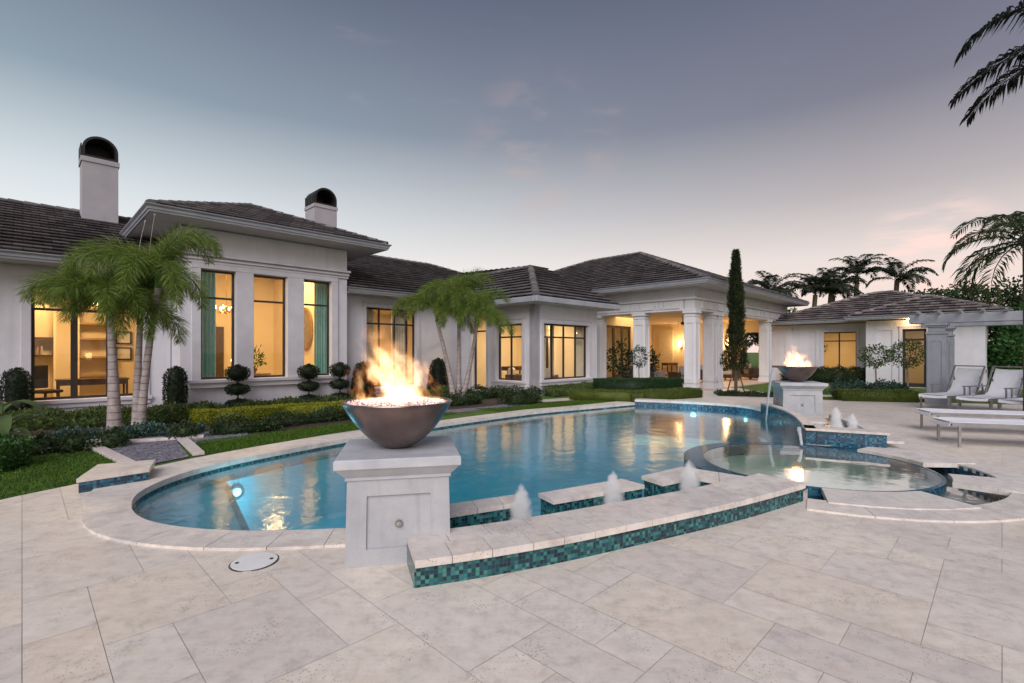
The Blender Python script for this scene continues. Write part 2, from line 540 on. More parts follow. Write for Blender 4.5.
prof = s.math('MULTIPLY', s.math('POWER', s.math('SUBTRACT', 1.0, zn, clamp=True), .55), .29)
edge = s.math('SUBTRACT', s.math('MULTIPLY', prof, s.math('MULTIPLY_ADD', tn.outputs[0], 4.2, -1.25)), r)
f = s.math('DIVIDE', edge, .14, clamp=True)
f = s.math('MULTIPLY', f, s.math('GREATER_THAN', z, .002))
col = s.ramp(f, [(0, (1, .17, .04)), (.3, (1, .30, .08)), (.7, (1, .50, .18)), (1, (1, .72, .40))])
st = s.math('MULTIPLY', s.math('POWER', f, 1.5), s.math('MULTIPLY_ADD', s.math('SUBTRACT', 1.0, zn, clamp=True), 9.5, 2.6))
em = s.n('ShaderNodeEmission', {'Color': col, 'Strength': st})
s.t.links.new(em.outputs[0], s.out.inputs[1])

# foam jet: white spray in a volume
s = NT('spray')
ob = s.obj()
sp = s.n('ShaderNodeSeparateXYZ', {0: ob})
x, y, z = sp.outputs
zn = s.math('DIVIDE', z, .42)
r = s.math('SQRT', s.math('ADD', s.math('MULTIPLY', x, x), s.math('MULTIPLY', y, y)))
prof = s.math('MULTIPLY', s.math('SUBTRACT', 1.0, s.math('POWER', s.math('MAXIMUM', zn, 0.0), 5.0), clamp=True), s.math('MULTIPLY_ADD', s.noise(11, 3), .13, s.math('MULTIPLY_ADD', zn, -.035, .055)))
nn = s.noise(22, 4)
f = s.math('POWER', s.math('DIVIDE', s.math('SUBTRACT', prof, r), s.math('MULTIPLY_ADD', prof, .75, .006), clamp=True), 1.2)
f = s.math('MULTIPLY', f, s.math('MULTIPLY_ADD', nn, 1.6, -.1, clamp=True))
den = s.math('MULTIPLY', f, s.math('MULTIPLY_ADD', zn, -60.0, 100.0))
vs = s.n('ShaderNodeVolumeScatter', {'Color': (.97, .97, .98), 'Density': den, 'Anisotropy': 0.0})
s.t.links.new(vs.outputs[0], s.out.inputs[1])

# falling sheet of water
s = NT('water_sheet')
df = s.n('ShaderNodeBsdfDiffuse', {'Color': (.80, .84, .86)})
tl = s.n('ShaderNodeBsdfTranslucent', {'Color': (.80, .84, .86)})
m1 = s.n('ShaderNodeMixShader', {0: .4, 1: df, 2: tl})
tr = s.n('ShaderNodeBsdfTransparent', {0: (1, 1, 1)})
nv = s.n('ShaderNodeMapping', {'Vector': s.obj(), 'Scale': (40, 40, 4)})
k = s.ramp(s.noise(1.0, 3, nv.outputs[0]), [(.3, (.35, .35, .35)), (.7, (.9, .9, .9))])
ms = s.n('ShaderNodeMixShader', {0: k, 1: tr, 2: m1})
s.t.links.new(ms.outputs[0], s.out.inputs[0])

# foam lying on the water
s = NT('foam')
df = s.n('ShaderNodeBsdfDiffuse', {'Color': (.74, .76, .78)})
tr = s.n('ShaderNodeBsdfTransparent', {0: (1, 1, 1)})
uvn = s.n('ShaderNodeUVMap').outputs[0]
spu = s.n('ShaderNodeSeparateXYZ', {0: uvn})
k = s.math('MULTIPLY', spu.outputs[0], s.math('MULTIPLY_ADD', s.noise(9, 4, rough=.65), 1.3, .05), clamp=True)
ms = s.n('ShaderNodeMixShader', {0: k, 1: tr, 2: df})
s.t.links.new(ms.outputs[0], s.out.inputs[0])


# ------------------------------------------------------------------ mesh helpers
class MB:
    def __init__(s):
        s.v, s.f, s.uv = [], [], {}

    def add(s, vs, fs, uvs=None):
        b = len(s.v)
        s.v += [tuple(p) for p in vs]
        for i, f in enumerate(fs):
            if uvs:
                s.uv[len(s.f)] = uvs[i]
            s.f.append([b + k for k in f])

    def obox(s, P, a0, a1, b0, b1, c0, c1):
        vs = [P(a, b, c) for c in (c0, c1) for b in (b0, b1) for a in (a0, a1)]
        s.add(vs, [(0, 2, 3, 1), (4, 5, 7, 6), (0, 1, 5, 4), (2, 6, 7, 3), (0, 4, 6, 2), (1, 3, 7, 5)])

    def box(s, x0, x1, y0, y1, z0, z1):
        s.obox(lambda a, b, c: (a, b, c), x0, x1, y0, y1, z0, z1)

    def bar(s, p, q, wd, ht, up=(0, 0, 1)):
        p, q = Vector(p), Vector(q)
        d = (q - p).normalized()
        u = Vector(up)
        if abs(d.dot(u)) > .98:
            u = Vector((1, 0, 0))
        a = d.cross(u).normalized() * (wd / 2)
        b = a.cross(d).normalized() * (ht / 2)
        vs = [p - a - b, p + a - b, p + a + b, p - a + b, q - a - b, q + a - b, q + a + b, q - a + b]
        s.add(vs, [(0, 3, 2, 1), (4, 5, 6, 7), (0, 1, 5, 4), (1, 2, 6, 5), (2, 3, 7, 6), (3, 0, 4, 7)])

    def tube(s, pts, rad, n=10, cap=True):
        pts = [Vector(p) for p in pts]
        if not isinstance(rad, (list, tuple)):
            rad = [rad] * len(pts)
        vs, fs = [], []
        t0 = (pts[1] - pts[0]).normalized()
        ref = Vector((0, 0, 1)) if abs(t0.z) < .9 else Vector((1, 0, 0))
        for i, p in enumerate(pts):
            t = (pts[min(i + 1, len(pts) - 1)] - pts[max(i - 1, 0)]).normalized()
            a = t.cross(ref).normalized()
            b = a.cross(t).normalized()
            for k in range(n):
                an = 2 * math.pi * k / n
                vs.append(p + (a * math.cos(an) + b * math.sin(an)) * rad[i])
        for i in range(len(pts) - 1):
            for k in range(n):
                fs.append((i * n + k, i * n + (k + 1) % n, (i + 1) * n + (k + 1) % n, (i + 1) * n + k))
        if cap:
            fs.append(tuple(range(n))[::-1])
            fs.append(tuple((len(pts) - 1) * n + k for k in range(n)))
        s.add(vs, fs)

    def lathe(s, prof, n=32, c=(0, 0, 0), sx=1, sy=1, jit=0):
        vs, fs = [], []
        for (r, z) in prof:
            for k in range(n):
                a = 2 * math.pi * k / n
                q = r * (1 + (random.uniform(-jit, jit) if jit else 0))
                vs.append((c[0] + q * sx * math.cos(a), c[1] + q * sy * math.sin(a), c[2] + z))
        m = len(prof)
        for i in range(m - 1):
            for k in range(n):
                fs.append((i * n + k, i * n + (k + 1) % n, (i + 1) * n + (k + 1) % n, (i + 1) * n + k))
        if prof[0][0] > 1e-6:
            fs.append(tuple(range(n))[::-1])
        if prof[-1][0] > 1e-6:
            fs.append(tuple((m - 1) * n + k for k in range(n)))
        s.add(vs, fs)

    def poly(s, pts, z):
        """flat polygon, any outline"""
        vs = [Vector((p[0], p[1], z)) for p in pts]
        tris = tessellate_polygon([vs])
        s.add(vs, [tuple(t) for t in tris])

    def prism(s, pts, z0, z1, bottom=False):
        n = len(pts)
        s.poly(pts, z1)
        if bottom:
            s.poly(pts, z0)
        vs = [(p[0], p[1], z) for z in (z0, z1) for p in pts]
        uvs, fs, L = [], [], 0
        for i in range(n):
            j = (i + 1) % n
            d = math.dist(pts[i][:2], pts[j][:2])
            fs.append((i, j, n + j, n + i))
            uvs.append([(L, 0), (L + d, 0), (L + d, z1 - z0), (L, z1 - z0)])
            L += d
        s.add(vs, fs, uvs)

    def strip(s, pts, z0, z1):
        """vertical ribbon with metre UVs"""
        L = 0
        for p, q in zip(pts[:-1], pts[1:]):
            d = math.dist(p[:2], q[:2])
            s.add([(p[0], p[1], z0), (q[0], q[1], z0), (q[0], q[1], z1), (p[0], p[1], z1)], [(0, 1, 2, 3)],
                  [[(L, 0), (L + d, 0), (L + d, z1 - z0), (L, z1 - z0)]])
            L += d

    def build(s, name, mat, parent=None, loc=None, rot=None, smooth=False, bevel=0, kind=None):
        me = bpy.data.meshes.new(name)
        me.from_pydata([tuple(v) for v in s.v], [], s.f)
        if s.uv:
            ul = me.uv_layers.new(name='UVMap')
            for i, pl in enumerate(me.polygons):
                if i in s.uv:
                    for j, li in enumerate(pl.loop_indices):
                        ul.data[li].uv = s.uv[i][j]
        bm = bmesh.new()
        bm.from_mesh(me)
        bmesh.ops.recalc_face_normals(bm, faces=bm.faces[:])
        bm.to_mesh(me)
        bm.free()
        if mat:
            me.materials.append(MATS[mat])
        if smooth:
            me.polygons.foreach_set('use_smooth', [True] * len(me.polygons))
        o = bpy.data.objects.new(name, me)
        COL.objects.link(o)
        if parent:
            o.parent = parent
        if loc is not None:
            o.location = loc
        if rot is not None:
            o.rotation_euler = rot
        if bevel:
            b = o.modifiers.new('bevel', 'BEVEL')
            b.width = bevel
            b.segments = 2
            b.limit_method = 'ANGLE'
        if smooth:
            try:
                me.set_sharp_from_angle(angle=R(45))
            except Exception:
                pass
        if kind:
            o['kind'] = kind
        return o


def tag(o, label, cat, group=None):
    o['label'] = label
    o['category'] = cat
    if group:
        o['group'] = group
    return o


def empty(name, loc, rz=0.0):
    o = bpy.data.objects.new(name, None)
    COL.objects.link(o)
    o.location = loc
    o.rotation_euler = (0, 0, rz)
    o.empty_display_size = .2
    return o


def copy_tree(o, parent=None):
    c = o.copy()
    COL.objects.link(c)
    if parent:
        c.parent = parent
    for ch in list(o.children):
        copy_tree(ch, c)
    return c


def lamp(name, kind, loc, energy, col, parent=None, size=.1, rot=None, spread=None, size_y=None):
    l = bpy.data.lights.new(name, kind)
    l.energy = energy
    l.color = col
    if kind == 'AREA':
        l.size = size
        if size_y:
            l.shape = 'RECTANGLE'
            l.size_y = size_y
        if spread:
            l.spread = spread
    else:
        l.shadow_soft_size = size
    o = bpy.data.objects.new(name, l)
    COL.objects.link(o)
    o.location = loc
    if rot:
        o.rotation_euler = rot
    if parent:
        o.parent = parent
    return o


# ---- leaf masses
def unit(a):
    return a / np.maximum(np.linalg.norm(a, axis=1, keepdims=True), 1e-9)


def quads_mesh(name, V, Q, mat, parent=None, loc=None, extra=None, smooth=False):
    """V (n,3), Q (m,4); extra = MB whose faces are appended"""
    me = bpy.data.meshes.new(name)
    V = np.asarray(V, dtype=np.float32)
    Q = np.asarray(Q, dtype=np.int32)
    loops = Q.ravel()
    starts = np.arange(len(Q), dtype=np.int32) * 4
    if extra and extra.f:
        b = len(V)
        V = np.vstack([V, np.array(extra.v, dtype=np.float32)])
        st, lp, n0 = [], [], len(loops)
        for f in extra.f:
            st.append(n0 + len(lp))
            lp += [b + k for k in f]
        loops = np.concatenate([loops, np.array(lp, dtype=np.int32)])
        starts = np.concatenate([starts, np.array(st, dtype=np.int32)])
    me.vertices.add(len(V))
    me.vertices.foreach_set('co', V.ravel())
    me.loops.add(len(loops))
    me.loops.foreach_set('vertex_index', loops.astype(np.int32))
    me.polygons.add(len(starts))
    me.polygons.foreach_set('loop_start', starts.astype(np.int32))
    me.update(calc_edges=True)
    me.validate()
    me.materials.append(MATS[mat])
    o = bpy.data.objects.new(name, me)
    COL.objects.link(o)
    if parent:
        o.parent = parent
    if loc is not None:
        o.location = loc
    return o


def leaf_quads(P, D, L, W):
    n = len(P)
    D = unit(D)
    side = unit(np.cross(D, rng.normal(size=(n, 3))))
    nor = np.cross(D, side)
    L = np.asarray(L).reshape(-1, 1) * np.ones((n, 1))
    W = np.asarray(W).reshape(-1, 1) * np.ones((n, 1))
    mid = P + D * L * .5 + nor * L * .06
    V = np.stack([P, mid + side * W * .5, P + D * L, mid - side * W * .5], 1).reshape(-1, 3)
    Q = np.arange(4 * n).reshape(-1, 4)
    return V, Q


def shell_box(path, width, h, dens, bulge=.0):
    """points and outward normals on the surface of a hedge following path"""
    P, N = [], []
    for (a, b) in zip(path[:-1], path[1:]):
        a, b = np.array(a[:2], float), np.array(b[:2], float)
        d = b - a
        Ln = np.linalg.norm(d)
        d = d / Ln
        nrm = np.array([-d[1], d[0]])
        hw = width / 2
        a2, L2 = a - d * hw, Ln + 2 * hw
        for (cnt, kind) in ((L2 * width, 't'), (L2 * h, 'l'), (L2 * h, 'r'), (width * h, 's'), (width * h, 'e')):
            n = int(cnt * dens) + 4
            t, q = rng.random(n), rng.random(n)
            if kind == 't':
                xy = a2 + np.outer(t * L2, d) + np.outer((q - .5) * width, nrm)
                z = np.full(n, h)
                no = np.tile([0, 0, 1.], (n, 1))
            elif kind in 'lr':
                sg = 1 if kind == 'l' else -1
                xy = a2 + np.outer(t * L2, d) + nrm * hw * sg
                z = q * h
                no = np.tile([nrm[0] * sg, nrm[1] * sg, .2], (n, 1))
            else:
                e = a2 if kind == 's' else a2 + d * L2
                sg = -1 if kind == 's' else 1
                xy = e + np.outer((t - .5) * width, nrm)
                z = q * h
                no = np.tile([d[0] * sg, d[1] * sg, .2], (n, 1))
            P.append(np.column_stack([xy, z]))
            N.append(no)
    return np.vstack(P), np.vstack(N)


def wob(P, sc, amp):
    q = P * sc
    return amp * (np.sin(q[:, 0] * 1.7 + q[:, 1] * 2.3) + np.sin(q[:, 0] * 3.9 - q[:, 1] * 3.1 + 1.3) * .6 + np.sin(q[:, 1] * 5.3 + q[:, 2] * 4.1) * .4)


def hedge(name, label, path, width, h, mat, leafsize=.055, dens=900, loose=.03, cat='hedge', group=None, z0=0.0):
    c = np.array(path[0][:2] + (0,), float)
    lp = [(p[0] - c[0], p[1] - c[1]) for p in path]
    P, N = shell_box(lp, width, h, dens)
    P = P + N * (wob(P + c, 2.2, loose)[:, None] + rng.normal(0, loose * .6, (len(P), 1)) - loose)
    P[:, 2] = np.maximum(P[:, 2], .01)
    D = N * .9 + rng.normal(size=P.shape) * .75 + np.array([0, 0, .35])
    V, Q = leaf_quads(P, D, leafsize * rng.uniform(.6, 1.3, len(P)), leafsize * .55)
    core = MB()
    for (a, b) in zip(lp[:-1], lp[1:]):
        a, b = Vector((*a, 0)), Vector((*b, 0))
        d = (b - a).normalized()
        hw = max(width / 2 - loose * 1.6, width * .3)
        a2, b2 = a - d * hw, b + d * hw
        hh = max(h - loose * 2.2, h * .6)
        core.bar(a2 + Vector((0, 0, hh / 2)), b2 + Vector((0, 0, hh / 2)), hw * 2, hh)
    o = quads_mesh(name, V, Q, mat, loc=(c[0], c[1], z0), extra=core)
    return tag(o, label, cat, group)


def blob(prof, n, leafsize, mat, name, parent=None, loc=None, loose=.015, sx=1.0, core=True, up=.35, aspect=.55):
    """leafy lathe: prof = [(r, z)...]"""
    pr = np.array(prof, float)
    seg = np.sqrt(np.diff(pr[:, 0]) ** 2 + np.diff(pr[:, 1]) ** 2)
    wgt = seg * (pr[:-1, 0] + pr[1:, 0] + .01)
    k = rng.choice(len(seg), n, p=wgt / wgt.sum())
    t = rng.random(n)
    r = pr[k, 0] * (1 - t) + pr[k + 1, 0] * t
    z = pr[k, 1] * (1 - t) + pr[k + 1, 1] * t
    dr, dz = pr[k + 1, 0] - pr[k, 0], pr[k + 1, 1] - pr[k, 1]
    a = rng.random(n) * 2 * np.pi
    N = unit(np.column_stack([np.cos(a) * dz, np.sin(a) * dz, -dr]) + 1e-6)
    P = np.column_stack([np.cos(a) * r * sx, np.sin(a) * r, z])
    P = P + N * (wob(P * 3, 3, loose * .6)[:, None] + rng.normal(0, loose, (n, 1)))
    D = N + rng.normal(size=P.shape) * .7 + np.array([0, 0, up])
    V, Q = leaf_quads(P, D, leafsize * rng.uniform(.6, 1.3, n), leafsize * aspect)
    cm = MB()
    if core:
        cm.lathe([(max(a_ * .9 - loose, 0.0), b_) for a_, b_ in prof], 14, sx=sx)
    return quads_mesh(name, V, Q, mat, parent, loc, cm)


def ribbon_quads(paths, widths, twist=None):
    """list of polylines -> thin ribbons, numpy"""
    V, Q, b = [], [], 0
    for pts, wd in zip(paths, widths):
        m = len(pts)
        t = np.gradient(pts, axis=0)
        side = np.cross(t, np.array([0.01, .02, 1.0]))
        side = unit(side)
        prof = wd * np.sin(np.linspace(.35, np.pi * .97, m))[:, None] * .5
        V.append(np.stack([pts + side * prof, pts - side * prof], 1).reshape(-1, 3))
        for i in range(m - 1):
            Q.append((b + 2 * i, b + 2 * i + 1, b + 2 * i + 3, b + 2 * i + 2))
        b += 2 * m
    return np.vstack(V), np.array(Q)


def frond_crown(nf, length, leaflet, wid, stations, around, rise, droop, seed, plume=True, elev=(.1, 1.2), azs=None, hang=.45, els=None, drs=None):
    """one palm crown: V, Q of leaflets and rachises, in local coords around the origin"""
    g = np.random.default_rng(seed)
    P, D, L, W = [], [], [], []
    rach = MB()
    for i in range(nf):
        az = (azs[i] if azs is not None else 2 * np.pi * (i * .382 + g.uniform(-.04, .04)))
        el = els[i] if els else g.uniform(*elev)
        dr_ = drs[i] if drs else droop
        ln = length * g.uniform(.85, 1.12)
        tt = np.linspace(0, 1, 14)
        out_ = np.array([np.cos(az), np.sin(az), 0])
        # arching curve
        cur = [np.zeros(3)]
        ang = el
        for k in range(13):
            stp = ln / 13
            cur.append(cur[-1] + stp * (out_ * np.cos(ang) + np.array([0, 0, 1]) * np.sin(ang)))
            ang -= dr_ / 13 * (0.5 + 1.1 * tt[k])
        cur = np.array(cur)
        rach.tube([tuple(p) for p in cur[::2]] + [tuple(cur[-1])], [.018 * (1 - .8 * q) for q in np.linspace(0, 1, len(cur[::2]) + 1)], 5)
        for sidx in range(stations):
            u = .12 + .88 * (sidx + g.uniform(0, 1)) / stations
            fi = u * 13
            i0 = min(int(fi), 12)
            p = cur[i0] * (1 - (fi - i0)) + cur[i0 + 1] * (fi - i0)
            t = cur[i0 + 1] - cur[i0]
            t = t / np.linalg.norm(t)
            s1 = np.cross(t, [0, 0, 1.0])
            s1 /= np.linalg.norm(s1) + 1e-9
            s2 = np.cross(s1, t)
            for a in range(around):
                if plume:
                    th = 2 * np.pi * (a + g.uniform(0, 1)) / around
                    d = s1 * np.cos(th) + s2 * np.sin(th) * .9
                else:
                    sg = 1 if a % 2 == 0 else -1
                    d = s1 * sg + s2 * (.35 + g.uniform(-.2, .25))
                d = d + t * g.uniform(.5, 1.0)
                d = d / np.linalg.norm(d)
                ll = leaflet * (np.sin(np.pi * min(u * .80 + .18, 1)) * .75 + .3) * g.uniform(.75, 1.2)
                P.append(p)
                D.append(d)
                L.append(ll)
                W.append(wid * g.uniform(.7, 1.2))
    P, D, L, W = np.array(P), np.array(D), np.array(L)[:, None], np.array(W)[:, None]
    n = len(P)
    side = unit(np.cross(D, g.normal(size=(n, 3))))
    down = np.array([0, 0, -1.0])
    m1 = P + D * L * .5 + down * L * (.10 * hang)
    D2 = unit(D + down * hang)
    m2 = m1 + D2 * L * .5
    V = np.stack([P, m1 + side * W * .5, m2, m1 - side * W * .5], 1).reshape(-1, 3)
    Q = np.arange(4 * n).reshape(-1, 4)
    return V, Q, rach


def palm(name, label, base, top, r0, r1, crown, leafmat, trunkmat, cat='palm tree', group=None, bow=.1, shaft=None):
    e = empty(name, base)
    tag(e, label, cat, group)
    t = Vector(top) - Vector(base)
    pts, rad = [], []
    sd = Vector((t.x, t.y, 0))
    for i in range(15):
        q = i / 14
        p = Vector((t.x * q, t.y * q, t.z * q)) - sd * bow * math.sin(math.pi * q)
        pts.append(p)
        rad.append(r0 * (1 - q) ** 1.6 + r1 * (1 - (1 - q) ** 1.6) + r0 * .35 * max(0, .12 - q))
    m = MB()
    m.tube(pts, rad, 14)
    m.build('trunk', trunkmat, e, smooth=True)
    if shaft:
        m = MB()
        m.tube([t, t + Vector((0, 0, shaft * .5)), t + Vector((0, 0, shaft))], [r1 * 1.15, r1 * 1.1, r1 * .5], 12)
        m.build('crown_shaft', 'leaf_green', e, smooth=True)
        t = t + Vector((0, 0, shaft * .85))
    V, Q, ra = crown
    quads_mesh('crown', V, Q, leafmat, e, (t.x, t.y, t.z), ra)
    return e


# ------------------------------------------------------------------ GROUND, POOL, DECK
def arc(c, r, a0, a1, n):
    return [(c[0] + r * math.cos(R(a0 + (a1 - a0) * i / n)), c[1] + r * math.sin(R(a0 + (a1 - a0) * i / n))) for i in range(n + 1)]


def smooth_path(pts, it=2):
    for _ in range(it):
        q = [pts[0]]
        for a, b in zip(pts[:-1], pts[1:]):
            q.append((a[0] * .75 + b[0] * .25, a[1] * .75 + b[1] * .25))
            q.append((a[0] * .25 + b[0] * .75, a[1] * .25 + b[1] * .75))
        q.append(pts[-1])
        pts = q
    return pts


def offset(pts, d):
    """offset open polyline to its left by d (number or list)"""
    o = []
    for i, p in enumerate(pts):
        a, b = pts[max(i - 1, 0)], pts[min(i + 1, len(pts) - 1)]
        t = Vector((b[0] - a[0], b[1] - a[1])).normalized()
        k = d[i] if isinstance(d, list) else d
        o.append((p[0] - t.y * k, p[1] + t.x * k))
    return o


def inside(p, poly):
    x, y = p[0], p[1]
    c = False
    j = len(poly) - 1
    for i in range(len(poly)):
        xi, yi = poly[i][0], poly[i][1]
        xj, yj = poly[j][0], poly[j][1]
        if (yi > y) != (yj > y) and x < (xj - xi) * (y - yi) / (yj - yi) + xi:
            c = not c
        j = i
    return c


ZW = -.075                      # pool water
SPA = (4.0, 6.58)
# inner coping edge, from behind the near pedestal clockwise round the left tip along the house side
near_edge = [(-.55, 4.17), (-1.0, 4.17), (-1.4, 4.12), (-1.76, 4.07), (-2.25, 4.05), (-2.7, 4.11), (-3.16, 4.27), (-3.48, 4.5), (-3.72, 4.78),
             (-3.93, 5.12), (-4.03, 5.55), (-4.03, 6.0), (-3.90, 6.53), (-3.63, 7.07), (-3.3, 7.62), (-2.9, 8.26), (-2.4, 8.91),
             (-1.5, 10.05), (-.6, 11.05), (.3, 11.95), (.95, 12.5), (2.0, 13.2), (3.0, 13.9), (3.58, 14.3)]
near_edge = smooth_path(near_edge, 2)
far_edge = smooth_path([(3.58, 14.3), (4.25, 14.05), (4.95, 13.68), (5.6, 13.25), (5.95, 12.85), (6.1, 12.3), (6.02, 11.4), (5.75, 10.2), (5.32, 9.1), (4.78, 7.99)], 2)
arc_front = smooth_path([(-.62, 3.11), (-.21, 3.25), (.34, 3.48), (.99, 3.81), (1.78, 4.22), (2.39, 4.58), (2.93, 4.93)], 2)
arc_in = offset(arc_front, .46)
spa_left = arc(SPA, 1.6, 64, 232, 30)            # outer edge of the spa ring on the pool side
pool_poly = near_edge + far_edge[1:] + spa_left + arc_in[::-1]
# clockwise/anticlockwise does not matter below

MO_IN, MO_OUT = 1.37, 1.90


def spa_r(a):
    """outer radius of the spa rim: broad on the pool side, a thin lip over the channel"""
    a = (a + 122) % 360          # 0..170 is the channel side
    if a < 170:
        return 1.375
    k = min((a - 170) / 12, (360 - a) / 12, 1)
    return 1.375 + .225 * k


moat_out = arc(SPA, MO_OUT, -122, 48, 40)
spa_hole = arc(SPA, 1.59, 50, 236, 40)
basin_poly = [(4.80, 8.01), (5.74, 7.50), (6.35, 8.9), (6.95, 10.75), (6.2, 11.05), (5.80, 10.2), (5.40, 9.2)]


def in_water(p):
    if inside(p, pool_poly) or inside(p, basin_poly):
        return True
    r = math.hypot(p[0] - SPA[0], p[1] - SPA[1])
    if r < 1.6:
        return True
    if r < MO_OUT:
        a = math.degrees(math.atan2(p[1] - SPA[1], p[0] - SPA[0]))
        return -122 < a < 48
    return False


moat_poly = moat_out + arc(SPA, 1.37, 48, -122, 40)


def sheet(name, outline, z, mat, holes=True, tiles=None, kind='structure', grid=None):
    """flat sheet inside outline, minus all water; tiles = rectangles in the rotated grid"""
    vs, es = [], []

    def loop(pts):
        b = len(vs)
        vs.extend([Vector((p[0], p[1])) for p in pts])
        es.extend([(b + i, b + (i + 1) % len(pts)) for i in range(len(pts))])
    loop(outline)
    if holes:
        for lp in (pool_poly, spa_hole, moat_poly, basin_poly):
            loop(lp)
    if tiles:
        for t in tiles:
            loop(t['q'])
    nv, ne, nf, _, _, _ = delaunay_2d_cdt(vs, es, [], 0, 1e-5, False)
    fs, val = [], []
    lookup = {}
    if tiles:
        for k, t in enumerate(tiles):
            for c in t['cells']:
                lookup[c] = k
    for f in nf:
        c = sum((nv[i] for i in f), Vector((0, 0))) / len(f)
        if not inside(c, outline) or (holes and in_water(c)):
            continue
        if tiles:
            g = to_grid(c)
            k = lookup.get((math.floor(g[0] / UNIT), math.floor(g[1] / UNIT)))
            if k is None:
                continue
            a0, a1, b0, b1 = tiles[k]['r']
            if not (a0 < g[0] < a1 and b0 < g[1] < b1):
                continue
            val.append(tiles[k]['c'])
        fs.append(list(f))
    me = bpy.data.meshes.new(name)
    me.from_pydata([(p.x, p.y, z) for p in nv], [], fs)
    bm = bmesh.new()
    bm.from_mesh(me)
    bmesh.ops.recalc_face_normals(bm, faces=bm.faces[:])
    for f in bm.faces:
        if f.normal.z < 0:
            f.normal_flip()
    bmesh.ops.delete(bm, geom=[v for v in bm.verts if not v.link_faces], context='VERTS')
    bm.to_mesh(me)
    bm.free()
    if tiles:
        at = me.attributes.new('slab', 'FLOAT', 'FACE')
        at.data.foreach_set('value', val)
    me.materials.append(MATS[mat])
    o = bpy.data.objects.new(name, me)
    COL.objects.link(o)
    o['kind'] = kind
    return o


def to_grid(p):
    return ((p[0] + p[1]) * S2, (p[1] - p[0]) * S2)


def from_grid(a, b):
    return ((a - b) * S2, (a + b) * S2)


UNIT = .295


def slabs(outline):
    """irregular travertine pattern of 1x1, 1x2, 2x2, 2x3 units"""
    g = [to_grid(p) for p in outline]
    a0, a1 = math.floor(min(q[0] for q in g) / UNIT), math.ceil(max(q[0] for q in g) / UNIT)
    b0, b1 = math.floor(min(q[1] for q in g) / UNIT), math.ceil(max(q[1] for q in g) / UNIT)
    rnd = random.Random(5)
    used, vedge, hedge_ = set(), set(), set()
    res = []
    for b in range(b0, b1):
        for a in range(a0, a1):
            if (a, b) in used:
                continue
            opts = [(2, 3), (3, 2), (2, 2), (1, 2), (2, 1), (1, 1), (3, 3), (2, 2)]

            def cost(o):
                wa, wb = o
                c = rnd.random() * 1.8 - .42 * wa * wb
                if (a + wa, b - 1) in vedge:
                    c += 2.2
                if (a - 1, b + wb) in hedge_:
                    c += 2.2
                return c
            opts.sort(key=cost)
            for (wa, wb) in opts + [(1, 1)]:
                cells = [(a + i, b + j) for i in range(wa) for j in range(wb)]
                if any(c in used for c in cells):
                    continue
                break
            vedge.update((a + wa, b + j) for j in range(wb))
            hedge_.update((a + i, b + wb) for i in range(wa))
            used.update(cells)
            cx, cy = from_grid((a + wa / 2) * UNIT, (b + wb / 2) * UNIT)
            if cy < -4.5 or cy > 21 or cx < -9 or cx > 21:
                continue
            gp = .0014
            r4 = (a * UNIT + gp, (a + wa) * UNIT - gp, b * UNIT + gp, (b + wb) * UNIT - gp)
            q = [from_grid(r4[i], r4[j]) for i, j in ((0, 2), (1, 2), (1, 3), (0, 3))]
            res.append({'r': r4, 'q': q, 'cells': cells, 'c': rnd.random()})
    return res


deck_outline = [(-7.6, -4), (20, -4), (20, 12.2), (13.2, 14.35), (9.9, 15.3), (8.75, 15.9), (9.2, 20.7), (6.87, 18.35),
                (6.0, 17.4), (3.75, 15.4), (2.6, 14.4), (1.6, 13.6), (.3, 12.75), (-.8, 11.6), (-2.9, 9.3), (-4.0, 7.5), (-4.46, 7.0), (-4.72, 6.35), (-4.95, 5.57), (-5.15, 5.1), (-5.6, 3.6), (-6.3, 1)]
big = [(-900, -300), (900, -300), (900, 1400), (-900, 1400)]
sheet('ground', big, -.012, 'lawn')
sheet('deck_grout', deck_outline, -.004, 'grout')
sheet('pool_deck', deck_outline, 0.0, 'travertine', tiles=slabs(deck_outline))


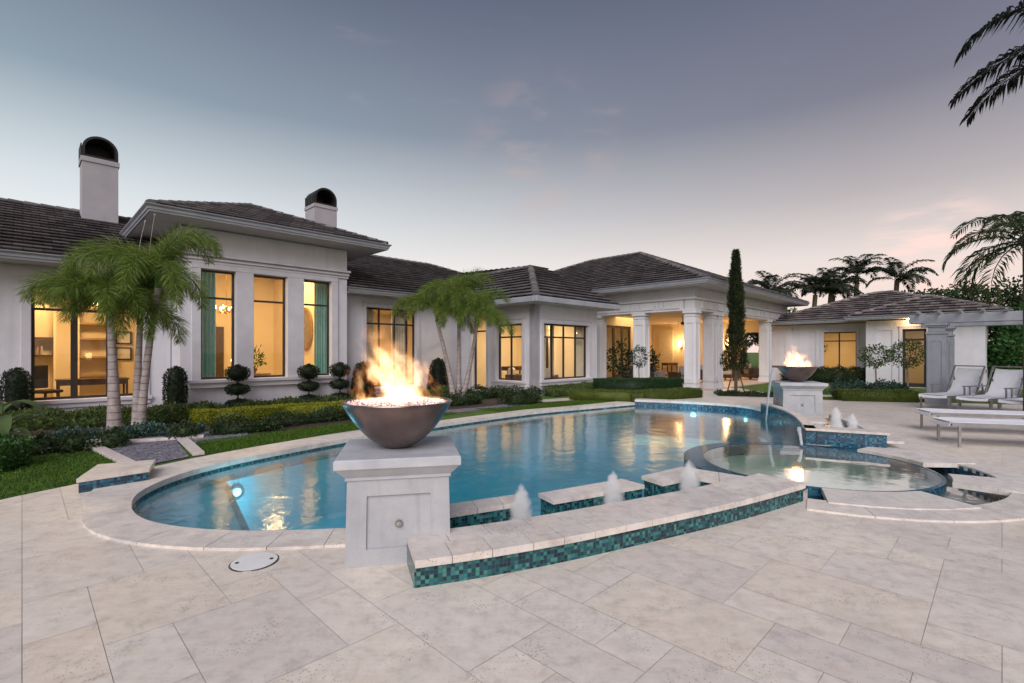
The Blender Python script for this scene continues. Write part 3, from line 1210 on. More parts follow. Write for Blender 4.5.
def coping_strip(name, inner, outer, z0, z1, mat='coping_stone', step=.45, gap=.005, nose=0.0):
    """row of stones between two polylines of equal length"""
    mb = MB()
    val = []
    L = [0]
    for a, b in zip(inner[:-1], inner[1:]):
        L.append(L[-1] + math.dist(a, b))
    n = max(1, round(L[-1] / step))

    def at(pl, s):
        s = min(max(s, 0), L[-1])
        for i in range(len(L) - 1):
            if s <= L[i + 1] + 1e-9:
                f = (s - L[i]) / max(L[i + 1] - L[i], 1e-9)
                return (pl[i][0] * (1 - f) + pl[i + 1][0] * f, pl[i][1] * (1 - f) + pl[i + 1][1] * f)
        return pl[-1]
    rnd = random.Random(len(inner))
    cuts = [0] + [L[-1] * (i + rnd.uniform(-.12, .12)) / n for i in range(1, n)] + [L[-1]]
    for s0, s1 in zip(cuts[:-1], cuts[1:]):
        s0 += gap / 2
        s1 -= gap / 2
        sub = 4
        ii = [at(inner, s0 + (s1 - s0) * k / sub) for k in range(sub + 1)]
        oo = [at(outer, s0 + (s1 - s0) * k / sub) for k in range(sub + 1)]
        poly = ii + oo[::-1]
        b = len(mb.v)
        m = len(poly)
        mb.v += [(p[0], p[1], z0) for p in poly] + [(p[0], p[1], z1) for p in poly]
        c = rnd.random()
        for k in range(sub):
            mb.f.append([b + m + k, b + m + k + 1, b + m + m - 2 - k, b + m + m - 1 - k])
            mb.f.append([b + k, b + k + 1, b + m - 2 - k, b + m - 1 - k])
            val += [c, c]
        for k in range(m):
            j = (k + 1) % m
            mb.f.append([b + k, b + j, b + m + j, b + m + k])
            val.append(c)
    o = mb.build(name, mat)
    at_ = o.data.attributes.new('slab', 'FLOAT', 'FACE')
    at_.data.foreach_set('value', val)
    return o


# coping round the pool: narrow on the near side, broad along the house side
wd = []
for p in near_edge:
    y = p[1]
    wd.append(.36 if y < 4.9 else min(.36 + (y - 4.9) * .35, .62) if y < 9 else max(.62 - (y - 9) * .16, .26))
near_out = offset(near_edge, [-k for k in wd])
# path orientation: keep whichever side is dry
if inside(near_out[30], pool_poly):
    near_out = offset(near_edge, wd)
o = coping_strip('pool_coping', near_edge, near_out, -.045, .022)
o['kind'] = 'structure'
far_out = offset(far_edge, -.42)
if inside(far_out[8], pool_poly):
    far_out = offset(far_edge, .42)
o = coping_strip('far_coping', far_edge[:24], far_out[:24], .05, .11)
o['kind'] = 'structure'
m = MB()
m.strip(far_edge[:24], -.9, .05)
m.strip(far_out[:24], 0, .05)
far_tile = m.build('far_waterline_tile', 'mosaic_blue', kind='structure')
m = MB()
m.strip(near_edge, -.25, -.045)
m.build('waterline_tile', 'mosaic_teal', kind='structure')
m = MB()
m.strip(near_edge, -1.2, -.25)
m.strip(spa_left, -1.2, -.2)
m.poly(pool_poly, -1.2)
m.build('pool_shell', 'plaster_blue', kind='structure')
m = MB()
m.poly(pool_poly, ZW)
m.build('pool_water', 'pool_water', kind='structure')
# shallow ledge at the left tip, its lip tiled
la, lb = (-3.80, 6.55), (-2.0, 4.06)
led = [p for p in near_edge if (lb[0] - la[0]) * (p[1] - la[1]) - (lb[1] - la[1]) * (p[0] - la[0]) < 0 and p[0] < -1.9 and p[1] < 6.6]
m = MB()
m.prism(led, -1.15, -.30)
m.build('sun_ledge', 'plaster_blue', kind='structure')
m = MB()
dlt = Vector((lb[0] - la[0], lb[1] - la[1])).normalized()
m.bar((led[0][0], led[0][1], -.29), (led[-1][0], led[-1][1], -.29), .06, .03)
m.build('ledge_lip', 'mosaic_teal', kind='structure')

# far right edge of the pool: a curved raised tile wall running from the far bowl to the spa
wall_r = far_edge[23:]
tw = empty('curved_tile_wall', (wall_r[len(wall_r) // 2][0], wall_r[len(wall_r) // 2][1], 0))
tag(tw, 'curved dark blue mosaic wall at the pool edge below the far fire bowl', 'wall')
lo = tw.location
wl = [(p[0] - lo[0], p[1] - lo[1]) for p in wall_r]
wo = offset(wl, .16)
if inside((wo[5][0] + lo[0], wo[5][1] + lo[1]), pool_poly):
    wo = offset(wl, -.16)
m = MB()
m.strip(wl, -.6, .235)
m.strip(wo, -.1, .235)
m.build('tile_face', 'mosaic_blue', tw)
cs = coping_strip('coping', wl, wo, .235, .262, step=.3)
cs.parent = tw

# raised basin beside it
bs = empty('raised_basin', (5.6, 9.0, 0))
tag(bs, 'raised basin with stone slab top and blue tile front beyond the spa', 'fountain basin')
bl = [(p[0] - 5.6, p[1] - 9.0) for p in basin_poly]
m = MB()
m.strip([bl[0], bl[1]], -.3, .225)
m.strip([bl[1], bl[2], bl[3]], -.05, .10)
m.build('tile_face', 'mosaic_blue', bs)
fo = [(bl[0][0] - .02, bl[0][1] - .03), (bl[1][0] + .03, bl[1][1] - .03)]
fi_ = [(bl[0][0] + .14, bl[0][1] + .36), (bl[1][0] + .10, bl[1][1] + .30)]
cs = coping_strip('front_slab', fo, fi_, .225, .262, step=.5)
cs.parent = bs
cs = coping_strip('side_slab', [bl[1], bl[2], bl[3]], [(bl[1][0] + .22, bl[1][1] - .06), (bl[2][0] + .24, bl[2][1] - .08), (bl[3][0] + .22, bl[3][1])], .10, .14, step=.6)
cs.parent = bs
cs = coping_strip('planter_slab', [(bl[6][0] + .18, bl[6][1] + .1), (bl[5][0] + .2, bl[5][1])], [(bl[6][0] + .52, bl[6][1] - .05), (bl[5][0] + .55, bl[5][1] - .15)], .15, .19, step=.5)
cs.parent = bs
m = MB()
m.poly(bl, -.05)
m.build('floor', 'mosaic_blue', bs)
m = MB()
m.poly(bl, .05)
m.build('water', 'spa_water', bs)

# ---- spa
m = MB()
n = 64
ring_o = [(SPA[0] + spa_r(360 * i / n) * math.cos(R(360 * i / n)), SPA[1] + spa_r(360 * i / n) * math.sin(R(360 * i / n))) for i in range(n + 1)]
ring_i = arc(SPA, 1.335, 0, 360, n)
L = 0
for i in range(n):
    a, b, c, d = ring_o[i], ring_o[i + 1], ring_i[i + 1], ring_i[i]
    da = math.dist(a, b)
    m.add([(*a, .004), (*b, .004), (*c, .012), (*d, .012)], [(0, 1, 2, 3)], [[(L, 0), (L + da, 0), (L + da, .24), (L, .24)]])
    L += da
m.strip(ring_o, -.9, .004)
m.strip(ring_i, -.16, .012)
so = m.build('spa_ring', 'mosaic_blue')
tag(so, 'round spa rim of dark blue mosaic, level with its brimming water', 'spa')
m = MB()
m.strip(ring_i, -.7, -.16)
m.poly(ring_i[:-1], -.55)
m.prism([(p[0] * .78 + SPA[0] * .22, p[1] * .78 + SPA[1] * .22) for p in ring_i[:-1]], -.9, -.50)
m.build('spa_shell', 'plaster_pale', kind='structure')
m = MB()
m.poly(ring_i[:-1], .006)
m.build('spa_water', 'spa_water', kind='structure')
# moat
m = MB()
m.strip(moat_out, -.5, 0.0)
m.poly(moat_poly, -.32)
m.build('moat_tile', 'mosaic_blue', kind='structure')
m = MB()
m.poly(moat_poly, -.16)
m.build('moat_water', 'spa_water', kind='structure')
mo2 = arc(SPA, MO_OUT, -122, 0, 30)
o = coping_strip('moat_coping', mo2, arc(SPA, 2.28, -122, 0, 30), -.04, .018, step=.5)
o['kind'] = 'structure'
mo3 = arc(SPA, MO_OUT, 0, 48, 14)
o = coping_strip('moat_coping', mo3, arc(SPA, 2.22, 0, 48, 14), -.04, .018, step=.5)
o['kind'] = 'structure'


def moat_slab(a0, a1, r0, r1, label):
    pi, po = arc(SPA, r0, a0, a1, 8), arc(SPA, r1, a0, a1, 8)
    c = (SPA[0] + 1.75 * math.cos(R((a0 + a1) / 2)), SPA[1] + 1.75 * math.sin(R((a0 + a1) / 2)), 0)
    e = coping_strip('stepping_slab', [(p[0] - c[0], p[1] - c[1]) for p in pi], [(p[0] - c[0], p[1] - c[1]) for p in po], -.03, .03, step=5)
    e.location = c
    tag(e, label, 'stone slab', 'stepping slabs over the spa channel')


moat_slab(-117, -77, 1.43, 1.99, 'curved stone slab bridging the spa channel on its near side')
moat_slab(-47, -27, 1.43, 2.9, 'long stone slab crossing the spa channel towards the loungers')
moat_slab(-3, 34, 1.46, 2.12, 'stone slab over the spa channel next to the raised basin')

# ---- raised arc wall at the front
aw = empty('raised_pool_wall', (1.1, 3.9, 0))
tag(aw, 'low curved pool wall of teal mosaic with wet travertine top in the foreground', 'pool wall')
af = [(p[0] - 1.1, p[1] - 3.9) for p in arc_front]
ai = [(p[0] - 1.1, p[1] - 3.9) for p in arc_in]
m = MB()
m.strip([ai[0]] + af + [ai[-1]], -.01, .135)
m.strip(ai, -1.2, .135)
m.build('tile_face', 'mosaic_teal', aw)
afo = offset(af, -.025)
mid = [((a[0] + b[0]) / 2, (a[1] + b[1]) / 2) for a, b in zip(afo, ai)]
cs = coping_strip('coping', mid, afo, .135, .185, step=.27)
cs.parent = aw
cs = coping_strip('coping', ai, mid, .135, .185, step=.31)
cs.parent = aw

# ---- broken inner wall pieces in the pool
def inner_piece(q, label):
    cx, cy = sum(p[0] for p in q) / len(q), sum(p[1] for p in q) / len(q)
    e = empty('divider_wall', (cx, cy, ZW))
    tag(e, label, 'pool wall', 'inner divider walls of the pool')
    l = [(p[0] - cx, p[1] - cy) for p in q]
    ins = [(p[0] * .95, p[1] * .93) for p in l]
    m = MB()
    m.strip(ins + [ins[0]], -1.1, .175)
    m.build('tile_face', 'mosaic_teal', e)
    h = len(l) // 2
    cs = coping_strip('coping', l[:h], l[h:][::-1], .175, .215, step=.3)
    cs.parent = e


inner_piece([(-.62, 4.36), (.06, 4.70), (.13, 4.46), (-.55, 4.12)], 'wet stone topped divider wall right beside the near fire bowl pedestal')
inner_piece([(.25, 4.72), (1.18, 5.26), (1.36, 5.02), (.38, 4.49)], 'free standing stone topped divider wall between the first two fountain jets')
inner_piece([(1.42, 5.38), (2.02, 5.82), (2.55, 5.36), (2.32, 5.02), (1.98, 5.36), (1.57, 5.10)], 'bent stone topped divider wall joining the spa rim')

# ---- wedge block at far left
wb = empty('tile_block', (-4.5, 5.7, 0))
tag(wb, 'raised wedge of blue mosaic with travertine top between lawn and coping', 'tile block')
q = [(-4.60, 5.2), (-4.20, 5.66), (-4.45, 6.1), (-4.93, 5.85)]
q = [(p[0] + 4.5, p[1] - 5.7) for p in q]
m = MB()
m.prism(q, -.01, .115)
m.build('tile_face', 'mosaic_blue', wb)
q2 = [(p[0] * 1.05, p[1] * 1.05) for p in q]
cs = coping_strip('coping', [q2[0], q2[1]], [q2[3], q2[2]], .115, .158, step=.5)
cs.parent = wb

# ---- foam, jets
def foam_patch(x, y, rx, ry, z, rz=0.6):
    m = MB()
    rings, n = 6, 28
    vs, uv, fs = [], [], []
    for i in range(rings + 1):
        for k in range(n):
            a = 2 * math.pi * k / n
            r = i / rings * (1 + .10 * math.sin(3 * a + x) + .07 * math.sin(5 * a))
            px, py = rx * r * math.cos(a), ry * r * math.sin(a)
            vs.append((px * math.cos(rz) - py * math.sin(rz), px * math.sin(rz) + py * math.cos(rz), 0))
    for i in range(rings):
        for k in range(n):
            fs.append((i * n + k, i * n + (k + 1) % n, (i + 1) * n + (k + 1) % n, (i + 1) * n + k))
            a0, a1 = 1 - i / rings, 1 - (i + 1) / rings
            uv.append([(a0, 0), (a0, 0), (a1, 0), (a1, 0)])
    m.add(vs, fs, uv)
    o = m.build('foam', 'foam', loc=(x, y, z), kind='stuff')
    return o


foam_patch(.25, 4.22, .65, .24, ZW + .006)
foam_patch(1.05, 4.72, .7, .24, ZW + .006)
foam_patch(1.95, 5.2, .45, .2, ZW + .006)
foam_patch(6.05, 9.1, .45, .35, .056)


def jet(x, y, z, sc, label):
    m = MB()
    m.lathe([(.15, -.01), (.15, .12), (.145, .25), (.135, .36), (.12, .43), (0, .46)], 20)
    o = m.build('water_jet', 'spray', loc=(x, y, z), smooth=True)
    o.scale = (sc * .95, sc * .95, sc)
    tag(o, label, 'fountain jet', 'bubbling water jets')


jet(.08, 4.32, ZW, 1.02, 'white bubbling jet nearest to the foreground fire bowl pedestal')
jet(.98, 4.74, ZW, 1.05, 'white bubbling jet in the middle of the curved pool wall')
jet(1.86, 5.14, ZW, 1.08, 'broad white bubbling jet in front of the bent divider wall')
jet(5.95, 9.0, .05, 1.1, 'taller white jet in the raised basin below the far fire bowl')
jet(6.22, 8.95, .05, .85, 'shorter white jet in the raised basin beside a taller one')

# ---- skimmer lid
e = empty('skimmer_lid', (-1.84, 3.5, 0))
tag(e, 'round white skimmer lid set in the deck beside the pool', 'drain lid')
m = MB()
m.lathe([(.0, .001), (.135, .001), (.15, .004), (.15, .008), (0.0, .010)], 32)
m.build('lid', 'white_plastic', e, smooth=True)
m = MB()
m.lathe([(.152, .0005), (.160, .0035), (.163, .0005)], 32)
m.build('rim', 'nozzle_metal', e)
for a in (20, 200):
    m = MB()
    m.lathe([(0, .006), (.013, .006), (.013, .0115), (0, .0115)], 12, (.11 * math.cos(R(a)), .11 * math.sin(R(a)), 0))
    m.build('screw', 'black_iron', e)


# ------------------------------------------------------------------ FIRE BOWLS
def make_pedestal():
    e = empty('pedestal', (-.875, 3.82, 0), R(12))
    b = .365
    t = .352

    def sq(mb, prof):
        vs = [(sx * r, sy * r, z) for r, z in prof for sx, sy in ((-1, -1), (1, -1), (1, 1), (-1, 1))]
        fs = []
        for i in range(len(prof) - 1):
            for k in range(4):
                fs.append((i * 4 + k, i * 4 + (k + 1) % 4, i * 4 + 4 + (k + 1) % 4, i * 4 + 4 + k))
        fs.append((3, 2, 1, 0))
        j = (len(prof) - 1) * 4
        fs.append((j, j + 1, j + 2, j + 3))
        mb.add(vs, fs)
    m = MB()
    # battered body with a sunk panel on each face: a slightly smaller core and raised borders round it
    sq(m, [(b - .018, .004), (t - .018, .60)])
    for k in range(4):
        ca, sa = math.cos(k * math.pi / 2), math.sin(k * math.pi / 2)

        def Pf(x, d, z, ca=ca, sa=sa):
            half = b + (t - b) * z / .60
            xx = x * half
            yy = -(half - .018 + d * .018)
            return (xx * ca - yy * sa, xx * sa + yy * ca, z)
        lim = 1.0 if k % 2 == 0 else .944
        for (x0, x1, z0, z1) in ((-lim, -.62, 0, .60), (.62, lim, 0, .60), (-.62, .62, 0, .12), (-.62, .62, .49, .60)):
            vs = [Pf(x, d, z) for z in (z0, z1) for d in (-.4, 1) for x in (x0, x1)]
            m.add(vs, [(0, 2, 3, 1), (4, 5, 7, 6), (0, 1, 5, 4), (2, 6, 7, 3), (0, 4, 6, 2), (1, 3, 7, 5)])
    m.build('body', 'pedestal_stucco', e)
    m = MB()
    sq(m, [(t + .002, .600), (t + .012, .605), (t + .012, .625), (t + .03, .645), (t + .055, .675), (t + .066, .69)])
    m.build('moulding', 'cap_stone', e)
    m = MB()
    sq(m, [(t + .072, .690), (t + .080, .698), (t + .080, .752), (t + .070, .762)])
    m.build('cap', 'cap_stone', e)
    m = MB()
    m.lathe([(0, 0), (.026, 0), (.026, .012), (.018, .022), (0, .024)], 16)
    o = m.build('nozzle', 'nozzle_metal', e, loc=(.0, -(b - .01 + (t - b) * .47), .285), rot=(R(90), 0, 0), smooth=True)
    return e


def make_bowl():
    e = empty('fire_bowl', (-.89, 3.82, .764))
    m = MB()
    pr = []
    Rr, Hh = .415, .345
    for r_, z_ in ((.20, .0), (.27, .025), (.34, .07), (.42, .13), (.50, .20), (.59, .30), (.67, .40), (.75, .52), (.83, .65), (.91, .80), (.97, .92), (1.0, 1.0)):
        pr.append((Rr * r_, Hh * z_))
    inner = [(r - .018, z + .012) for r, z in pr[::-1]]
    inner[0] = (Rr - .022, Hh)
    m.lathe([(0, 0)] + pr + [(Rr + .006, Hh + .004), (Rr + .002, Hh + .012), (Rr - .02, Hh + .010)] + inner + [(0, .02)], 72)
    m.build('bowl', 'bowl_copper', e, smooth=True)
    m = MB()
    g = random.Random(3)
    m.lathe([(Rr - .03, Hh - .03), (Rr * .6, Hh - .005), (0, Hh + .005)], 40)
    for i in range(2600):
        r = (Rr - .03) * math.sqrt(g.random())
        a = g.random() * 6.283
        zc = Hh - .020 + .030 * (1 - r / Rr) + g.uniform(0, .014) + .006
        s_ = g.uniform(.005, .0125)
        c = Vector((r * math.cos(a), r * math.sin(a), zc))
        ax = [Vector((g.gauss(0, 1), g.gauss(0, 1), g.gauss(0, 1))).normalized() * s_ * g.uniform(.7, 1.2) for _ in range(3)]
        m.add([c + ax[0], c - ax[0], c + ax[1], c - ax[1], c + ax[2], c - ax[2]],
              [(0, 2, 4), (2, 1, 4), (1, 3, 4), (3, 0, 4), (2, 0, 5), (1, 2, 5), (3, 1, 5), (0, 3, 5)])
    m.build('fire_glass', 'fire_glass', e, kind='stuff')
    return e


def make_flame(loc, label, scale=(1, 1, 1), rz=0.0, power=30):
    m = MB()
    m.lathe([(0, 0), (.34, 0), (.37, .08), (.37, .25), (.34, .42), (.27, .56), (.14, .62), (0, .64)], 20)
    o = m.build('flame', 'flame', loc=loc, rot=(0, 0, rz))
    o.scale = scale
    tag(o, label, 'fire', 'fires in the two bowls')
    lamp('flame_light', 'POINT', (0, 0, .22), power, (1, .50, .18), o, .12)


pd = make_pedestal()
tag(pd, 'square white pedestal with sunk panel and metal nozzle, in the foreground', 'pedestal', 'fire bowl pedestals')
bw = make_bowl()
tag(bw, 'brown metal fire bowl with pale glass chips on the foreground pedestal', 'fire bowl', 'metal fire bowls')
make_flame((-.885, 3.82, .764 + .345), 'tall orange flame leaning left in the foreground bowl', (1.12, 1.0, 1.06), 0.0, 13)

FAR = (6.62, 11.38)
pd2 = copy_tree(pd)
pd2.location = (*FAR, .03)
pd2.rotation_euler = (0, 0, R(-14))
tag(pd2, 'far white pedestal beyond the spa carrying a bowl that pours water', 'pedestal', 'fire bowl pedestals')
pd2.scale = (1.12, 1.12, 1.02)
bw2 = copy_tree(bw)
bw2.location = (*FAR, .764 * 1.02 + .032)
tag(bw2, 'far brown metal fire bowl spilling a stream of water over its lip', 'fire bowl', 'metal fire bowls')
m = MB()
m.box(-.58, -.36, -.09, .09, .328, .342)
m.box(-.58, -.36, -.09, -.08, .342, .375)
m.box(-.58, -.36, .08, .09, .342, .375)
m.build('spout', 'bowl_copper', bw2, rot=(0, 0, R(10)))
make_flame((*FAR, .764 * 1.02 + .36), 'shorter orange flame in the far bowl beyond the spa', (1.0, .95, 1.0), 0.6, 11)
# stream from the far spout
m = MB()
n = 14
ex, ey = FAR[0] - .58, FAR[1] - .10
pl, pr_ = [], []
for i in range(n + 1):
    q = i / n
    xx = -.20 * q
    zz = 1.145 + .02 * q - 1.24 * q ** 2
    wdt = .055 * (1 - .72 * q)
    pl.append((xx, -wdt, zz))
    pr_.append((xx, wdt, zz))
vs = pl + pr_ + [(p[0] + .02, p[1], p[2]) for p in pl] + [(p[0] + .02, p[1], p[2]) for p in pr_]
fs = []
k = n + 1
for i in range(n):
    fs += [(i, i + 1, k + i + 1, k + i), (2 * k + i, 3 * k + i, 3 * k + i + 1, 2 * k + i + 1), (i, 2 * k + i, 2 * k + i + 1, i + 1), (k + i, k + i + 1, 3 * k + i + 1, 3 * k + i)]
m.add(vs, fs)
o = m.build('water_stream', 'water_sheet', loc=(ex, ey, 0), smooth=True)
tag(o, 'thin curved stream of water falling from the far bowl into the pool', 'water stream')
# thin stream into the spa
m = MB()
m.tube([(0, 0, .262), (-.06, -.1, .25), (-.10, -.2, .18), (-.12, -.27, .04)], [.03, .028, .022, .018], 8)
o = m.build('water_stream', 'water_sheet', loc=(4.66, 7.95, 0), smooth=True)
tag(o, 'thin white trickle falling into the spa at its far rim', 'water stream')


# pool lamps
def pool_lamp(x, y, z, nx, ny, power, label):
    e = empty('pool_light', (x, y, z), math.atan2(ny, nx))
    tag(e, label, 'pool light', 'underwater lamps in the pool walls')
    m = MB()
    m.lathe([(.0, 0), (.10, 0), (.105, .02), (.085, .03), (.085, .022), (0, .022)], 20)
    m.build('rim', 'nozzle_metal', e, rot=(0, R(90), 0), smooth=True)
    m = MB()
    m.lathe([(0, .024), (.055, .024), (.04, .032), (0, .035)], 20)
    m.build('lens', 'pool_lamp', e, rot=(0, R(90), 0), smooth=True)
    lamp('pool_lamp_light', 'POINT', (.34, 0, -.02), power, (.62, .88, 1), e, .06)


pool_lamp(-3.78, 6.72, -.42, .86, -.5, 16, 'bright underwater lamp on the house side of the pool at left')
pool_lamp(5.0, 13.55, -.24, -.5, -.87, 14, 'bright underwater lamp below the far coping near the cypress')
pool_lamp(6.0, 12.55, -.24, -.95, -.3, 7, 'bright underwater lamp at the far right corner of the pool')

# ------------------------------------------------------------------ BUILDINGS
def wall_mesh(mb, o, a, n, L, z0, z1, ops, t=.25):
    """wall front from o along a (length L), inward normal n, thickness t, rectangular openings (s0,s1,za,zb)"""
    def P(s, d, z):
        return (o[0] + a[0] * s + n[0] * d, o[1] + a[1] * s + n[1] * d, z)
    ss = sorted({0, L, *[k for q in ops for k in q[:2]]})
    zs = sorted({z0, z1, *[k for q in ops for k in q[2:]]})

    def hole(i, j):
        if i < 0 or j < 0 or i >= len(ss) - 1 or j >= len(zs) - 1:
            return True
        s, z = (ss[i] + ss[i + 1]) / 2, (zs[j] + zs[j + 1]) / 2
        return any(q[0] < s < q[1] and q[2] < z < q[3] for q in ops)
    for i in range(len(ss) - 1):
        for j in range(len(zs) - 1):
            if hole(i, j):
                continue
            a0, a1, b0, b1 = ss[i], ss[i + 1], zs[j], zs[j + 1]
            mb.add([P(a0, 0, b0), P(a1, 0, b0), P(a1, 0, b1), P(a0, 0, b1)], [(0, 1, 2, 3)])
            mb.add([P(a0, t, b0), P(a1, t, b0), P(a1, t, b1), P(a0, t, b1)], [(3, 2, 1, 0)])
            for (di, dj, e) in ((-1, 0, (a0, a0, b0, b1)), (1, 0, (a1, a1, b0, b1)), (0, -1, (a0, a1, b0, b0)), (0, 1, (a0, a1, b1, b1))):
                if hole(i + di, j + dj):
                    s0, s1, q0, q1 = e
                    if di:
                        mb.add([P(s0, 0, q0), P(s0, 0, q1), P(s0, t, q1), P(s0, t, q0)], [(0, 1, 2, 3)])
                    else:
                        mb.add([P(s0, 0, q0), P(s1, 0, q0), P(s1, t, q0), P(s0, t, q0)], [(0, 1, 2, 3)])


def window(parent, o, a, n, s0, s1, za, zb, cols=(), rows=(), surround=.12, sill=True, fr=.055, inset=.11, name='window', mcol='bronze_frame', thick=None, door=False):
    def P(s, d, z):
        return (o[0] + a[0] * s + n[0] * d, o[1] + a[1] * s + n[1] * d, z)
    mb = MB()
    d0, d1 = inset, inset + .06
    e = .002
    mb.obox(P, s0 + e, s0 + fr, d0, d1, za + e, zb - e)
    mb.obox(P, s1 - fr, s1 - e, d0, d1, za + e, zb - e)
    mb.obox(P, s0 + fr, s1 - fr, d0, d1, zb - fr, zb - e)
    mb.obox(P, s0 + fr, s1 - fr, d0, d1, za + e, za + (fr * 2 if door else fr))
    for c in cols:
        wv = fr
        if isinstance(c, tuple):
            c, wv = c
        mb.obox(P, c - wv / 2, c + wv / 2, d0 + .004, d1 - .004, za + fr * .8, zb - fr * .8)
    for r_ in rows:
        mb.obox(P, s0 + fr * .8, s1 - fr * .8, d0 + .008, d1 - .008, r_ - fr / 2, r_ + fr / 2)
    w_ = mb.build(name, mcol, parent)
    mb = MB()
    k = d0 + .032
    mb.add([P(s0 + fr * .5, k, za + fr * .5), P(s1 - fr * .5, k, za + fr * .5), P(s1 - fr * .5, k, zb - fr * .5), P(s0 + fr * .5, k, zb - fr * .5)], [(0, 1, 2, 3)])
    mb.build('pane', 'window_glass', w_)
    if surround:
        mb = MB()
        g = surround
        for (x0, x1, z0, z1) in ((s0 - g, s0 - .003, za, zb + g), (s1 + .003, s1 + g, za, zb + g), (s0 - .003, s1 + .003, zb + .003, zb + g)):
            mb.obox(P, x0, x1, -.045, .06, z0, z1)
        mb.obox(P, s0 - g - .02, s1 + g + .02, -.065, .04, zb + g + .001, zb + g + .04)
        mb.build('surround', 'limestone', w_, bevel=.008)
    if sill:
        g = surround or .1
        mb = MB()
        mb.obox(P, s0 - g - .05, s1 + g + .05, -.10, inset, za - .09, za - .003)
        mb.obox(P, s0 - g - .02, s1 + g + .02, -.055, .04, za - .20, za - .091)
        mb.build('sill', 'limestone', w_, bevel=.01)
    return w_


def courses(mb, p0, p1, q0, q1, step=.36, lift=.085):
    """tile courses on the plane eave p0-p1 up to ridge q0-q1"""
    p0, p1, q0, q1 = map(Vector, (p0, p1, q0, q1))
    nrm = (p1 - p0).cross(q0 - p0 if (q0 - p0).length > .01 else q1 - p0).normalized()
    if nrm.z < 0:
        nrm = -nrm
    ed = (p1 - p0).normalized()
    slope = (q0 - p0) - ed * (q0 - p0).dot(ed)
    n = max(2, round(slope.length / step))
    for i in range(n):
        t0, t1 = i / n, (i + 1) / n
        a, b = p0.lerp(q0, t0), p1.lerp(q1, t0)
        c, d = p1.lerp(q1, t1), p0.lerp(q0, t1)
        ua, ub = (a - p0).dot(ed), (b - p0).dot(ed)
        uc, ud = (c - p0).dot(ed), (d - p0).dot(ed)
        A, B = a + nrm * lift, b + nrm * lift
        r = i + 37 * (int(abs(p0.x * 7 + p0.y * 3)) % 50)
        mb.add([A, B, c, d], [(0, 1, 2, 3)], [[(ua, r + .1), (ub, r + .1), (uc, r + .9), (ud, r + .9)]])
        if i < n - 1:            # tongue under the next course
            k2 = min(.5, .16 / max((d - a).length, .05))
            e1, e0 = c + (c - b) * k2, d + (d - a) * k2
            mb.add([d, c, e1, e0], [(0, 1, 2, 3)], [[(ud, r + .9), (uc, r + .9), (uc, r + .95), (ud, r + .95)]])
        # thick butt edge, then the recess under it
        A2, B2 = A - nrm * .030, B - nrm * .030
        mb.add([A2, B2, B, A], [(0, 1, 2, 3)], [[(ua, r + .1), (ub, r + .1), (ub, r + .2), (ua, r + .2)]])
        k_ = min(.3, .10 / max((d - a).length, .05))
        A3, B3 = a.lerp(d, k_), b.lerp(c, k_)
        mb.add([A3, B3, B2, A2], [(0, 1, 2, 3)], [[(ua, r + .1), (ub, r + .1), (ub, r + .2), (ua, r + .2)]])


def caps(mb, a, b, r=.10, step=.34):
    """row of half-round ridge tiles"""
    a, b = Vector(a), Vector(b)
    d = b - a
    n = max(1, round(d.length / step))
    d.normalize()
    side = d.cross(Vector((0, 0, 1))).normalized()
    up = side.cross(d).normalized()
    st = (b - a) / n
    for i in range(n):
        p, q = a + st * i, a + st * (i + 1.12)
        vs = []
        for pt, rr in ((p, r * 1.12), (q, r * .88)):
            for k in range(7):
                an = math.pi * k / 6
                vs.append(pt + side * math.cos(an) * rr * 1.25 + up * (math.sin(an) * rr - .02))
        fs = [(k, k + 1, 8 + k, 7 + k) for k in range(6)] + [tuple(range(7))]
        mb.add(vs, fs, [[(i * 1.37 + .2, 500.5)] * len(f) for f in fs])


